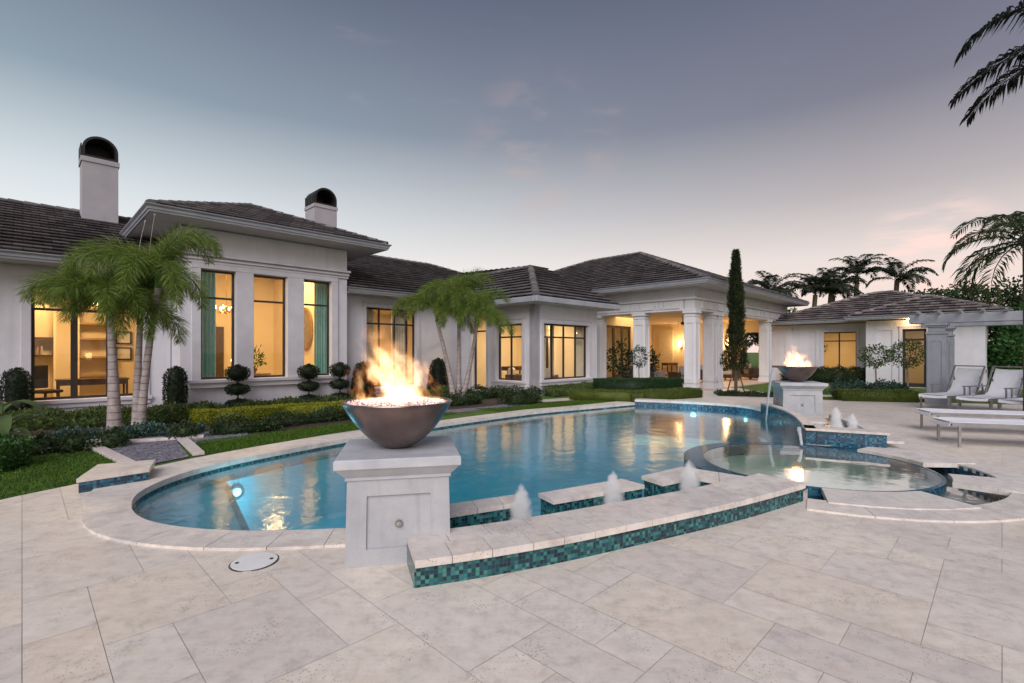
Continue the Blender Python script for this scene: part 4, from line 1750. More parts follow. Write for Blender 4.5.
def hip_roof(parent, u0, u1, v0, v1, z, pitch, name='roof', mat='roof_tile', gl=False, gr=False, fasc=.20, oh=.7, sides='flrb', soffit=True):
    W, D = u1 - u0, v1 - v0
    mb, mc, mf = MB(), MB(), MB()
    if D <= W:
        h = D / 2
        A = (u0 if gl else u0 + h, v0 + h, z + h * pitch)
        B = (u1 if gr else u1 - h, v0 + h, z + h * pitch)
        c00, c10, c11, c01 = (u0, v0, z), (u1, v0, z), (u1, v1, z), (u0, v1, z)
        courses(mb, c00, c10, A, B)
        courses(mb, c11, c01, B, A)
        if not gl:
            courses(mb, c01, c00, A, A)
            caps(mc, c00, A)
            caps(mc, c01, A)
        if not gr:
            courses(mb, c10, c11, B, B)
            caps(mc, c10, B)
            caps(mc, c11, B)
        caps(mc, A, B)
    else:
        h = W / 2
        A = (u0 + h, v0 + h, z + h * pitch)
        B = (u0 + h, v1 - h, z + h * pitch)
        c00, c10, c11, c01 = (u0, v0, z), (u1, v0, z), (u1, v1, z), (u0, v1, z)
        courses(mb, c00, c10, A, A)
        courses(mb, c11, c01, B, B)
        courses(mb, c01, c00, B, A)
        courses(mb, c10, c11, A, B)
        for p, q in ((c00, A), (c10, A), (c11, B), (c01, B), (A, B)):
            caps(mc, p, q)
    ro = mb.build(name, mat, parent)
    mc.build('ridge_cap', mat, ro)
    # gutter-fascia along the eaves, soffit under them
    g = .11
    segs = []
    if 'f' in sides:
        segs.append(((u0, v0), (u1, v0), (0, -1)))
    if 'l' in sides:
        segs.append(((u0, v1), (u0, v0), (-1, 0)))
    if 'r' in sides:
        segs.append(((u1, v0), (u1, v1), (1, 0)))
    if 'b' in sides:
        segs.append(((u1, v1), (u0, v1), (0, 1)))
    for (p, q, n_) in segs:
        d = (q[0] - p[0], q[1] - p[1])
        Ln = math.hypot(*d)
        d = (d[0] / Ln, d[1] / Ln)

        def P(s, e, zz, p=p, d=d, n_=n_):
            return (p[0] + d[0] * s + n_[0] * e, p[1] + d[1] * s + n_[1] * e, zz)
        x0, x1 = -g + .001, Ln + g - .001
        prof = [(-.02, z - fasc), (.02, z - fasc), (.03, z - fasc * .75), (.05, z - fasc * .70), (.06, z - fasc * .40), (.105, z - fasc * .18), (.11, z - .012), (.085, z - .006), (.08, z - .03), (-.02, z - .03)]
        vs = [P(x0 * (e / g if e > 0 else 0), e, zz) for e, zz in prof] + [P(Ln - x0 * (e / g if e > 0 else 0), e, zz) for e, zz in prof]
        k = len(prof)
        fs = [(i, (i + 1) % k, k + (i + 1) % k, k + i) for i in range(k)] + [tuple(range(k))[::-1], tuple(range(k, 2 * k))]
        mf.add(vs, fs)
    mf.build('gutter', 'fascia_paint', ro)
    if soffit:
        ms_ = MB()
        e = .015
        ms_.box(u0 + e, u1 - e, v0 + e, v1 - e, z - fasc + .004, z - fasc + .03)
        ms_.build('soffit', 'soffit_paint', ro)
    return ro


def room(parent, u0, u1, v0, v1, z0, z1, left=True):
    """plaster shell of a room, open to the front (v0 side)"""
    m = MB()
    if left:
        m.add([(u0, v0, z0), (u0, v1, z0), (u0, v1, z1), (u0, v0, z1)], [(0, 1, 2, 3)])
    m.add([(u1, v0, z0), (u1, v1, z0), (u1, v1, z1), (u1, v0, z1)], [(0, 1, 2, 3)])
    m.add([(u0, v1, z0), (u1, v1, z0), (u1, v1, z1), (u0, v1, z1)], [(0, 1, 2, 3)])
    m.build('inner_wall', 'interior_plaster', parent)
    m = MB()
    m.add([(u0, v0, z1), (u1, v0, z1), (u1, v1, z1), (u0, v1, z1)], [(0, 1, 2, 3)])
    m.build('ceiling', 'interior_plaster', parent)
    m = MB()
    m.add([(u0, v0, z0), (u1, v0, z0), (u1, v1, z0), (u0, v1, z0)], [(0, 1, 2, 3)])
    m.build('floor', 'interior_floor', parent)


WARM = (1.0, .65, .285)
WARM2 = (1.0, .72, .40)
house = empty('house', H(0, 0), R(45))
tag(house, 'long white stucco mansion with grey tiled hip roofs and lit windows', 'house')

# --- tall block
ZT = 4.70
mb = MB()
ops = [(-4.0 + 4.45, -3.18 + 4.45, .78, 3.66), (-2.74 + 4.45, -1.84 + 4.45, .78, 3.66), (-1.36 + 4.45, -.52 + 4.45, .78, 3.66)]
wall_mesh(mb, (-4.45, 0), (1, 0), (0, 1), 4.45, 0, ZT, ops, .28)
wall_mesh(mb, (-4.45, .28), (0, 1), (1, 0), 6, 0, ZT, [], .25)
wall_mesh(mb, (0, .28), (0, 1), (-1, 0), 6, 0, ZT, [], .25)
mb.build('wall', 'stucco', house)
o2, a2, n2 = (-4.45, 0), (1, 0), (0, 1)
for (s0, s1, za, zb) in ops:
    window(house, o2, a2, n2, s0, s1, za, zb, (), (2.93,), surround=0, sill=False, inset=.14)
# one limestone surround for the three windows, cornice over them
m = MB()


def PT(s, d, z):
    return (-4.45 + s, d, z)


for x0, x1 in ((.24, .447), (1.273, 1.707), (2.613, 3.087), (3.933, 4.14)):
    m.obox(PT, x0, x1, -.05, .10, .78, 3.665)
m.obox(PT, .24, 4.14, -.052, .10, 3.667, 3.80)
m.build('window_surround', 'limestone', house, bevel=.008)
m = MB()
m.obox(PT, .16, 4.22, -.13, .10, .69, .778)
m.obox(PT, .20, 4.18, -.085, .05, .56, .688)
m.build('window_sill', 'limestone', house, bevel=.01)
m = MB()
m.obox(PT, -.03, 4.48, -.055, .10, 3.802, 3.88)
m.obox(PT, -.04, 4.49, -.10, .10, 3.882, 3.93)
m.obox(PT, -.05, 4.50, -.05, .10, 3.932, 3.98)
m.obox(PT, -.07, 4.52, -.14, .10, 3.982, 4.05)
m.build('cornice', 'limestone', house, bevel=.008)
hip_roof(house, -5.2, .9, -.9, 9.0, 4.90, .40, fasc=.18)
room(house, -4.18, -.27, .29, 5.6, .02, 4.5)
for uu in (-3.2, -1.2):
    lamp('room_light', 'AREA', (uu, 2.4, 4.42), 105, WARM, house, .6)

# --- left wing
VL = 1.0
UL0 = -16.0
ops = [(-7.12 - UL0, -5.10 - UL0, .38, 3.02)]
mb = MB()
wall_mesh(mb, (UL0, VL), (1, 0), (0, 1), -4.47 - UL0, 0, 3.5, ops, .28)
mb.build('wall', 'stucco', house)
s0, s1 = ops[0][:2]
window(house, (UL0, VL), (1, 0), (0, 1), s0, s1, .38, 3.02, ((s0 + .74, .13), (s0 + 1.40, .13)), (2.50,), surround=.17, sill=True, inset=.14, fr=.06)
hip_roof(house, -20, -4.46, .22, 11.3, 3.66, .40, fasc=.18, gr=True, sides='fl')
room(house, -8.4, -4.75, VL + .29, 5.0, .02, 3.3)
lamp('room_light', 'AREA', (-6.4, 3.0, 3.24), 100, WARM, house, .6)

# --- middle wing
VM = .5
ops = [(.93, 2.66 + .28, .30, 3.02)]
mb = MB()
wall_mesh(mb, (0.0, VM), (1, 0), (0, 1), 5.09, 0, 3.4, ops, .25)
mb.build('wall', 'stucco', house)
window(house, (0, VM), (1, 0), (0, 1), .93, 2.94, .30, 3.02, (1.50, 2.10, 2.62), (2.48,), surround=.13, sill=True, inset=.14)
hip_roof(house, .005, 13, -.12, 11.4, 3.56, .40, fasc=.18, gl=True, sides='f')
room(house, .3, 5.0, VM + .26, 5.0, .02, 3.2)
lamp('room_light', 'AREA', (1.9, 2.0, 3.10), 110, WARM2, house, .5)

# --- bay block
UB, VB, UB1 = 5.09, -3.39, 8.72
mb = MB()
opl = [(1.45, 2.33, .02, 2.95 - .45)]
# left face runs from v=.5 forward to v=-3.39 ; s measured from v=.5
opl = [(.62, 1.44, .06, 2.95), (1.98, 3.31, .48, 2.50)]
wall_mesh(mb, (UB, VM), (0, -1), (1, 0), VM - VB, 0, 3.15, opl, .25)
opf = [(.44, 3.06, .52, 2.50)]
wall_mesh(mb, (UB + .0, VB), (1, 0), (0, 1), UB1 - UB, 0, 3.15, opf, .25)
wall_mesh(mb, (UB1, VB + .25), (0, 1), (-1, 0), 4.4, 0, 3.15, [], .25)
wall_mesh(mb, (UB1 + .001, -2.07), (1, 0), (0, 1), 1.88, 0, 3.3, [], .2)
mb.build('wall', 'stucco', house)
window(house, (UB, VM), (0, -1), (1, 0), .62, 1.44, .06, 2.95, (), (2.3,), surround=.15, sill=False, name='garden_door', inset=.12, door=True)
window(house, (UB, VM), (0, -1), (1, 0), 1.98, 3.31, .48, 2.50, (2.62,), (2.04,), surround=.15, sill=True, inset=.12)
window(house, (UB, VB), (1, 0), (0, 1), .44, 3.06, .52, 2.50, (1.05, 1.72, 2.42), (2.03,), surround=.15, sill=True, inset=.12)
room(house, 5.36, 8.45, VB + .27, .4, .02, 3.0, left=False)
lamp('room_light', 'AREA', (6.8, -1.6, 2.90), 105, WARM2, house, .5)
# bay roof: hip rising from the front corner
mb, mc = MB(), MB()
zb, pb = 3.34, .5
ap = (8.1, -.4, zb + 3.6 * pb)
courses(mb, (4.5, -4, zb), (9.3, -4, zb), ap, (9.3, -.4, ap[2]))
courses(mb, (4.5, 6, zb), (4.5, -4, zb), (8.1, 6, ap[2]), ap)
courses(mb, (8.1, -.4, ap[2]), (9.3, -.4, ap[2]), (8.1, 6, ap[2] + .3), (9.3, 6, ap[2] + .3))
caps(mc, (4.5, -4, zb), ap)
caps(mc, ap, (8.1, 6, ap[2]))
ro = mb.build('roof', 'roof_tile', house)
mc.build('ridge_cap', 'roof_tile', ro)
m = MB()
m.box(4.39, 9.3, -4.11, -3.98, zb - .21, zb - .012)
m.box(4.39, 4.52, -3.979, .6, zb - .21, zb - .012)
m.build('gutter', 'fascia_paint', ro, bevel=.03)
m = MB()
m.box(4.53, 9.28, -3.97, -.0, zb - .20, zb - .17)
m.build('soffit', 'soffit_paint', ro)

# --- loggia
UG, VG, UG1 = 10.6, -6.5, 21.9
ZB0, ZB1 = 3.08, 3.56


def pillar(u, v, sx=.46, sy=.46, h=3.08):
    m = MB()
    m.box(u - sx / 2, u + sx / 2, v - sy / 2, v + sy / 2, .25, h - .24)
    m.box(u - sx / 2 - .05, u + sx / 2 + .05, v - sy / 2 - .05, v + sy / 2 + .05, .0, .14)
    m.box(u - sx / 2 - .025, u + sx / 2 + .025, v - sy / 2 - .025, v + sy / 2 + .025, .141, .249)
    o = m.build('pillar', 'trim_paint', house, bevel=.012)
    m = MB()
    m.box(u - sx / 2 - .02, u + sx / 2 + .02, v - sy / 2 - .02, v + sy / 2 + .02, h - .239, h - .18)
    m.box(u - sx / 2 + .01, u + sx / 2 - .01, v - sy / 2 + .01, v + sy / 2 - .01, h - .179, h - .11)
    m.box(u - sx / 2 - .05, u + sx / 2 + .05, v - sy / 2 - .05, v + sy / 2 + .05, h - .109, h - .004)
    m.build('capital', 'trim_paint', o, bevel=.01)
    m = MB()
    t = .024
    for (du, dv) in ((-1, 0), (0, -1)):
        for (x0, x1, z0, z1) in ((-.5, -.33, .32, h - .30), (.33, .5, .32, h - .30), (-.33, .33, .32, .5), (-.33, .33, h - .48, h - .30)):
            if du:
                m.box(u - sx / 2 - t, u - sx / 2 - .001, v + x0 * sy * .96, v + x1 * sy * .96, z0, z1)
            else:
                m.box(u + x0 * sx * .96, u + x1 * sx * .96, v - sy / 2 - t, v - sy / 2 - .001, z0, z1)
    m.build('panel_border', 'trim_paint', o)
    return o


pillar(UG + .22, VG + .22, .42, .42)
pillar(UG + .22, -4.12, .42, .50)
pillar(UG + .23, -2.05, .40, .40)
pillar(12.45, VG + .22, .40, .42)
pillar(13.0, VG + .22, .40, .42)
pillar(19.0, VG + .22, .46, .42)
pillar(21.3, VG + .22, .52, .42)
m = MB()
m.box(UG + .03, UG + .43, VG + .46, -2.06, ZB0, ZB1 - .06)
m.box(UG + .03, UG1, VG + .03, VG + .43, ZB0 + .001, ZB1 - .061)
m.build('beam', 'trim_paint', house)
m = MB()
m.box(UG - .06, UG + .48, VG - .06, -2.06, ZB1 - .058, ZB1 + .02)
m.box(UG + .481, UG1 + .05, VG - .06, VG + .48, ZB1 - .058, ZB1 + .021)
m.box(UG - .015, UG + .46, VG - .015, -2.06, ZB0 - .002, ZB0 + .05)
m.box(UG + .461, UG1 + .02, VG - .015, VG + .46, ZB0 - .001, ZB0 + .051)
m.build('architrave', 'trim_paint', house, bevel=.012)
# raised blocks along the beam
v = VG + .62
k = 0
while v < -2.2:
    wdt = (.62, .12, .12)[k % 3]
    m = MB()
    m.box(UG - .022, UG + .029, v, v + wdt, ZB0 + .10, ZB1 - .10)
    m.build('frieze_block', 'trim_paint', house)
    v += wdt + .07
    k += 1
u = UG + .62
while u < UG1 - .7:
    wdt = (.62, .12, .12)[k % 3]
    m = MB()
    m.box(u, u + wdt, VG - .022, VG + .029, ZB0 + .10, ZB1 - .10)
    m.build('frieze_block', 'trim_paint', house)
    u += wdt + .07
    k += 1
mb = MB()
wall_mesh(mb, (UG + .02, VG + .021), (1, 0), (0, 1), UG1 - UG - .02, ZB1 + .022, 4.0, [], .3)
wall_mesh(mb, (UG + .02, -2.0), (0, -1), (1, 0), -2.0 - VG - .325, ZB1 + .022, 4.0, [], .3)
# back and end walls of the loggia
opb = [(13.0 - 8.8, 15.2 - 8.8, .03, 2.75)]
mb2 = MB()
wall_mesh(mb2, (15.0, 1.4), (1, 0), (0, 1), 6.8, 0, 3.4, [], .2)
wall_mesh(mb2, (10.63, -1.2), (1, 0), (0, 1), 4.57, 0, 3.4, [(1.2, 4.2, .03, 2.8)], .2)
wall_mesh(mb2, (15.2, -.99), (0, 1), (-1, 0), 2.38, 0, 3.4, [], .2)
wall_mesh(mb2, (21.6, 1.38), (0, -1), (1, 0), 7.4, 0, 3.4, [(5.8, 6.5, .02, 2.6)], .2)
mb.build('wall', 'stucco', house)
mb2.build('loggia_wall', 'interior_plaster', house)
m = MB()
m.box(10.65, 21.6, VG + .47, 1.4, 3.26, 3.3)
m.build('loggia_ceiling', 'interior_plaster', house)
m = MB()
m.box(UG - .02, UG1 + .1, VG - .05, 1.39, -.02, .035)
m.build('loggia_floor', 'loggia_floor', house)
window(house, (10.63, -1.2), (1, 0), (0, 1), 1.2, 4.2, .04, 2.8, ((1.95, .16), (2.7, .16), (3.45, .16)), (), surround=0, sill=False, fr=.12, inset=.05, name='sliding_door', door=True)
room(house, 10.9, 14.95, -.98, 1.3, .02, 3.2)
lamp('room_light', 'AREA', (12.9, .4, 3.1), 14, WARM, house, .6)
lamp('loggia_light', 'AREA', (14.5, -2.0, 3.24), 55, WARM, house, 2.2)
lamp('loggia_light', 'AREA', (18.6, -2.8, 3.24), 42, WARM, house, 1.6)
hip_roof(house, 9.8, 22.4, -7.3, 8.6, 4.14, .42, fasc=.18)
# tall linen panel on the end wall
m = MB()
m.box(21.50, 21.58, -.10, .85, .5, 2.9)
m.build('wall_panel', 'sheer_fabric', house)


def sconce(v):
    e = empty('wall_sconce', H(21.58, v, 1.9), R(45))
    tag(e, 'lit wall sconce on the loggia end wall ' + ('by the tall pale panel' if v > -2 else 'behind the slim cypress'), 'wall lamp', 'loggia wall lamps')
    m = MB()
    m.box(-.05, 0, -.06, .06, -.18, .12)
    m.bar((-.05, 0, -.05), (-.16, 0, -.02), .02, .02)
    m.build('bracket', 'black_iron', e)
    m = MB()
    m.lathe([(.05, -.10), (.075, .0), (.085, .14), (.06, .15), (0, .13)], 16, (-.17, 0, 0))
    m.build('shade', 'bulb_warm', e, smooth=True)
    lamp('sconce_light', 'POINT', (-.30, 0, .1), 55, (1, .60, .26), e, .08)


sconce(-.62)
sconce(-3.45)


# --- chimneys (parts of the house)
def chimney(u, v, wu, wv, z0, z1, gap=False):
    m = MB()
    m.box(u - wu / 2, u + wu / 2, v - wv / 2, v + wv / 2, z0, z1)
    c = m.build('chimney', 'chimney_stucco', house)
    m = MB()
    m.box(u - wu / 2 - .03, u + wu / 2 + .03, v - wv / 2 - .03, v + wv / 2 + .03, z1 + .002, z1 + .14)
    m.build('collar', 'chimney_stucco', c)
    # dark arched cowl: a barrel vault closed at the back, framed arch in front, louvres along the side
    m = MB()
    zc = z1 + .141
    rr = wu / 2
    n = 16
    hb = .26

    def ar(k_, zoff=0.0):
        pts = [(-rr * k_, zc + zoff)] + [(-rr * k_ * math.cos(math.pi * i / n), zc + hb + (rr * k_) * .98 * math.sin(math.pi * i / n)) for i in range(n + 1)] + [(rr * k_, zc + zoff)]
        return pts
    pr, inn = ar(1.0), ar(.84)
    y0, y1 = v - wv / 2, v + wv / 2
    k = len(pr)
    vs = [(u + x, y0, z) for x, z in pr] + [(u + x, y0, z) for x, z in inn] + [(u + x, y1, z) for x, z in pr] + [(u + x, y1 - .02, z) for x, z in inn]
    fs = []
    for i in range(k - 1):
        fs += [(i, i + 1, k + i + 1, k + i), (i, 2 * k + i, 2 * k + i + 1, i + 1), (k + i, k + i + 1, 3 * k + i + 1, 3 * k + i)]
    fs += [tuple(range(2 * k, 3 * k)), tuple(range(3 * k, 4 * k))[::-1]]
    m.add(vs, fs)
    m.box(u - rr * .84, u + rr * .84, y0 + .01, y0 + .05, zc, zc + .07)
    for q in range(6):
        yy = y0 + (y1 - y0) * (q + .5) / 6
        m.box(u - rr - .03, u - rr - .002, yy - .035, yy + .035, zc + .03, zc + hb + .12)
    m.build('cowl', 'black_iron', c)


chimney(-5.60, 4.9, .84, .80, 4.2, 7.15)
chimney(1.80, 6.0, .96, .96, 4.6, 7.55)

# drip rods at the tall eave corner
for (du, dv, z1, z0, lab) in ((-5.1, -.8, 4.72, 3.4, 'longer drip rod hanging from the tall roof corner above the palm'), (-5.15, .05, 4.72, 3.9, 'shorter drip rod hanging from the tall roof side eave')):
    p = H(du, dv)
    m = MB()
    m.tube([(0, 0, -.02), (-.05, -.06, (z0 - z1) * .5), (-.08, -.12, z0 - z1)], .0045, 6)
    m.lathe([(0, 0), (.02, .01), (.02, .05), (0, .06)], 8, (0, 0, -.07))
    o = m.build('drip_rod', 'nozzle_metal', loc=(p[0], p[1], z1))
    tag(o, lab, 'drip rod')

# ------------------------------------------------------------------ GUEST HOUSE
PV = empty('guest_house', H(19.16, -10.39), R(45))
tag(PV, 'low white guest house with shingled grey roof at the right', 'guest house')
mb = MB()
# projecting block: front x=0 from y=0 to y=-3.8
wall_mesh(mb, (0, 0), (0, -1), (1, 0), 3.8, 0, 2.86, [(1.27, 2.05, .02, 2.46)], .25)
wall_mesh(mb, (.25, 0), (1, 0), (0, -1), 6, 0, 2.86, [], .25)
wall_mesh(mb, (.25, -3.8), (1, 0), (0, 1), 6, 0, 2.86, [], .25)
wall_mesh(mb, (1.34, 4.6), (0, -1), (1, 0), 4.58, 0, 2.86, [(2.60, 4.02, .55, 2.46)], .25)
mb.build('wall', 'stucco', PV)
for q_ in ((-.03, -.002, -.42, -.002, .0, 2.70), (-.03, -.002, -1.1, -.421, 2.44, 2.70), (-.03, -.002, -1.1, -.93, .0, 2.439), (1.30, 1.338, 1.9, 2.25, .0, 2.70), (1.30, 1.338, 3.3, 3.62, .0, 2.70)):
    m = MB()
    m.box(*q_)
    m.build('wall_panel', 'stucco', PV)
dr = window(PV, (0, 0), (0, -1), (1, 0), 1.27, 2.05, .02, 2.46, (), (2.02,), surround=.10, sill=False, fr=.085, inset=.08, name='door', door=True)
m = MB()
m.tube([(.05, -1.98, .95), (.05, -1.98, 1.2)], .012, 8)
m.build('handle', 'nozzle_metal', dr)
window(PV, (1.34, 4.6), (0, -1), (1, 0), 2.60, 4.02, .55, 2.46, (3.31,), (2.03,), surround=.10, sill=True, fr=.05, inset=.1)
hip_roof(PV, .68, 9.0, -4.5, 4.6, 3.06, .36, mat='roof_tile_pale', fasc=.17)
hip_roof(PV, -.62, 7.0, -4.45, .62, 3.075, .36, mat='roof_tile_pale', fasc=.17)
m = MB()
m.add([(1.62, .02, 2.8), (5.5, .02, 2.8), (5.5, 4.4, 2.8), (1.62, 4.4, 2.8)], [(0, 1, 2, 3)])
m.add([(5.5, .02, 0), (5.5, 4.4, 0), (5.5, 4.4, 2.8), (5.5, .02, 2.8)], [(0, 1, 2, 3)])
m.add([(1.62, 4.4, 0), (5.5, 4.4, 0), (5.5, 4.4, 2.8), (1.62, 4.4, 2.8)], [(0, 1, 2, 3)])
m.add([(1.62, .02, 0), (5.5, .02, 0), (5.5, 4.4, 0), (1.62, 4.4, 0)], [(0, 1, 2, 3)])
m.add([(.27, -3.5, 2.8), (4, -3.5, 2.8), (4, -.27, 2.8), (.27, -.27, 2.8)], [(0, 1, 2, 3)])
m.add([(4, -3.5, 0), (4, -.27, 0), (4, -.27, 2.8), (4, -3.5, 2.8)], [(0, 1, 2, 3)])
m.add([(.27, -3.5, 0), (4, -3.5, 0), (4, -.27, 0), (.27, -.27, 0)], [(0, 1, 2, 3)])
m.build('inner_wall', 'interior_plaster', PV)
lamp('room_light', 'AREA', (3.2, 2.2, 2.7), 55, WARM, PV, 1.2)
lamp('room_light', 'AREA', (2.0, -1.8, 2.7), 22, WARM2, PV, 1.0)
# porch downlight washing the door gable
e = tag(empty('porch_light', H(18.9, -11.9, 2.87), R(45)), 'small lit downlight under the guest house eave above the door', 'porch light')
m = MB()
m.lathe([(0, -.004), (.05, -.004), (.06, .012), (0, .012)], 16)
m.build('lens', 'bulb_warm', e)
lamp('porch_lamp', 'POINT', (0, 0, -.10), 9, (1, .62, .28), e, .05)

# ------------------------------------------------------------------ PERGOLA
PG = empty('pergola', H(11.7, -13.3), R(45))
tag(PG, 'grey painted pergola with panelled columns and slatted top at right', 'pergola')


def pcol(x, y):
    m = MB()
    h = .21
    m.box(x - h, x + h, y - h, y + h, .16, 2.02)
    m.box(x - h - .05, x + h + .05, y - h - .05, y + h + .05, 0, .158)
    c = m.build('column', 'pergola_paint', PG, bevel=.01)
    m = MB()
    m.box(x - h - .03, x + h + .03, y - h - .03, y + h + .03, 2.022, 2.08)
    m.box(x - h + .02, x + h - .02, y - h + .02, y + h - .02, 2.082, 2.22)
    m.box(x - h - .02, x + h + .02, y - h - .02, y + h + .02, 2.222, 2.27)
    m.box(x - h - .06, x + h + .06, y - h - .06, y + h + .06, 2.272, 2.34)
    m.build('capital', 'pergola_paint', c, bevel=.01)
    m = MB()
    for (a0, a1, z0, z1) in ((-.20, -.12, .25, 1.95), (.12, .20, .25, 1.95), (-.12, .12, .25, .38), (-.12, .12, 1.82, 1.95)):
        m.box(x - h - .014, x - h - .001, y + a0, y + a1, z0, z1)
        m.box(x + a0, x + a1, y - h - .014, y - h - .001, z0, z1)
        m.box(x + a0, x + a1, y + h + .001, y + h + .014, z0, z1)
    m.build('panel_border', 'pergola_paint', c)


for y in (0, -4.6):
    for x in (0, 3.0):
        pcol(x, y)
m = MB()
for x in (0, 3.0):
    for dx_ in (-.13, .13):
        m.box(x + dx_ - .045, x + dx_ + .045, -6.0, .62, 2.342, 2.60)
m.build('beam', 'pergola_paint', PG, bevel=.015)
for i in range(14):
    y = .40 - i * .46
    m = MB()
    m.add([(xx, y + dy, zz) for dy in (-.03, .03) for xx, zz in ((-.42, 2.66), (-.38, 2.604), (3.38, 2.604), (3.42, 2.66), (3.42, 2.69), (-.42, 2.69))],
          [(0, 1, 2, 3, 4, 5), (11, 10, 9, 8, 7, 6)] + [(k, (k + 1) % 6, 6 + (k + 1) % 6, 6 + k) for k in range(6)])
    m.build('rafter', 'pergola_paint', PG)

# ------------------------------------------------------------------ LOUNGERS
def make_lounger(back_deg):
    """foot at x=0, head towards +x"""
    e = empty('sun_lounger', (0, 0, 0))
    W = .33
    hz = .36
    m = MB()
    for y in (-W, W):
        m.bar((0, y, hz), (1.95, y, hz), .028, .055)
    for x in (.01, 1.94):
        m.bar((x, -W + .015, hz), (x, W - .015, hz), .028, .05)
    for x in (.5, .95, 1.2):
        m.bar((x, -W + .015, hz - .012), (x, W - .015, hz - .012), .02, .02)
    m.build('frame', 'lounger_metal', e)
    for x in (.10, 1.78):
        for y in (-W, W):
            m = MB()
            m.bar((x, y, 0), (x, y, hz - .028), .035, .03, up=(0, 1, 0))
            m.build('leg', 'lounger_metal', e)
    # sling: a curved sheet with thickness, seat then back
    pts = [(-.03, hz - .02), (.0, hz + .032), (.25, hz + .04), (.7, hz + .032), (1.15, hz + .04)]
    a = R(back_deg)
    ln = .84
    for k in range(1, 7):
        q = k / 6
        aa = a * min(1, q * 2.5)
        p = pts[-1]
        pts.append((p[0] + ln / 6 * math.cos(aa), p[1] + ln / 6 * math.sin(aa)))
    if back_deg > 5:
        p = pts[-1]
        pts.append((p[0] + .05, p[1] - .02))
        pts.append((p[0] + .075, p[1] - .10))
    m = MB()
    n = len(pts)
    t = .016
    cols_ = 8
    vs = []
    for layer in (0, -t):
        for (x, z) in pts:
            for c in range(cols_ + 1):
                y = -W + .012 + (2 * W - .024) * c / cols_
                sag = -.018 * (1 - (2 * c / cols_ - 1) ** 2)
                vs.append((x, y, z + layer + sag))
    k = (cols_ + 1)
    fs = []
    for i in range(n - 1):
        for c in range(cols_):
            b = i * k + c
            fs.append((b, b + 1, b + k + 1, b + k))
            b += n * k
            fs.append((b + k, b + k + 1, b + 1, b))
    for i in range(n - 1):
        for c in (0, cols_):
            b = i * k + c
            fs.append((b, b + k, b + k + n * k, b + n * k))
    for i in (0, n - 1):
        for c in range(cols_):
            b = i * k + c
            fs.append((b, b + n * k, b + n * k + 1, b + 1))
    m.add(vs, fs)
    m.build('sling', 'white_sling', e, smooth=True)
    if back_deg > 5:
        m = MB()
        for y in (-W, W):
            m.bar((1.15, y, hz), (1.15 + ln * math.cos(a), y, hz + .02 + ln * math.sin(a)), .026, .04)
        m.bar((1.15 + ln * math.cos(a), -W, hz + .02 + ln * math.sin(a)), (1.15 + ln * math.cos(a), W, hz + .02 + ln * math.sin(a)), .03, .03)
        for y in (-W + .04, W - .04):
            m.bar((1.62, y, hz), (1.15 + .55 * math.cos(a), y, hz + .55 * math.sin(a)), .02, .02)
        m.build('back_frame', 'lounger_metal', e)
        for y in (-W - .03, W + .03):
            m = MB()
            m.bar((.62, y, hz - .02), (.62, y, hz + .24), .03, .03, up=(0, 1, 0))
            m.bar((1.38, y, hz - .02), (1.38, y, hz + .24), .03, .03, up=(0, 1, 0))
            m.bar((.56, y, hz + .255), (1.46, y, hz + .255), .045, .025)
            m.build('armrest', 'lounger_metal', e)
        m = MB()
        for y in (-W + .03, W - .03):
            pass
    return e


ld = math.atan2(-.32, .945)
lf = make_lounger(0)
lf.location = (7.05, 8.05, 0)
lf.rotation_euler.z = ld
tag(lf, 'flat white sling lounger nearest to the camera, lowest in the frame', 'sun lounger', 'sun loungers')
l2 = copy_tree(lf)
l2.location = (7.85, 9.35, 0)
l2.rotation_euler.z = ld
tag(l2, 'flat white sling lounger just behind the nearest one', 'sun lounger', 'sun loungers')
lr_ = make_lounger(62)
lr_.location = (10.95, 12.75, 0)
lr_.rotation_euler.z = R(20)
tag(lr_, 'white lounger with raised back beside the pergola column', 'sun lounger', 'sun loungers')
for i, (px_, py_, lab, rz) in enumerate(((11.25, 11.98, 'white lounger with raised back, second from the pergola column', 20), (11.53, 11.2, 'white lounger with raised back, cut by the picture edge', 20))):
    l = copy_tree(lr_)
    l.location = (px_, py_, 0)
    l.rotation_euler.z = R(rz)
    tag(l, lab, 'sun lounger', 'sun loungers')

# ------------------------------------------------------------------ GARDEN GROUND
def flat(name, pts, z, mat, h=None):
    m = MB()
    if h:
        m.prism(pts, z, z + h)
    else:
        m.poly(pts, z)
    return m.build(name, mat, kind='structure')


# planting bed of mulch along the house
flat('mulch_bed', [(-12.5, 6.6), (-7.6, 6.3), (-6.35, 7.2), (-5.7, 7.85), (-5.2, 8.5), (-4.2, 9.6), (-3.2, 10.9), (-2.2, 12.1), (-1.0, 13.0), (.1, 13.55), (.6, 14.8), (1.0, 16.3), (-1.0, 18.4),
                   (-2.0, 19.0), (-5.4, 15.6), (-8.3, 12.6), (-9.4, 12.9), (-14.5, 7.9)], -.006, 'mulch')
flat('gravel_path', [(-6.62, 7.85), (-5.95, 8.6), (-4.62, 7.02), (-4.86, 6.45)], .004, 'gravel_blue')
flat('gravel_path', [(-6.75, 8.72), (-6.45, 9.05), (-5.3, 9.8), (-4.6, 8.55), (-5.15, 7.98)], .001, 'gravel_blue')
flat('gravel_strip', [(-9.0, 8.2), (-7.4, 7.6), (-7.0, 8.25), (-8.3, 8.95)], .001, 'gravel_brown')
flat('gravel_strip', [(-6.9, 7.45), (-6.45, 7.75), (-6.85, 8.15), (-7.35, 7.75)], .002, 'gravel_blue')


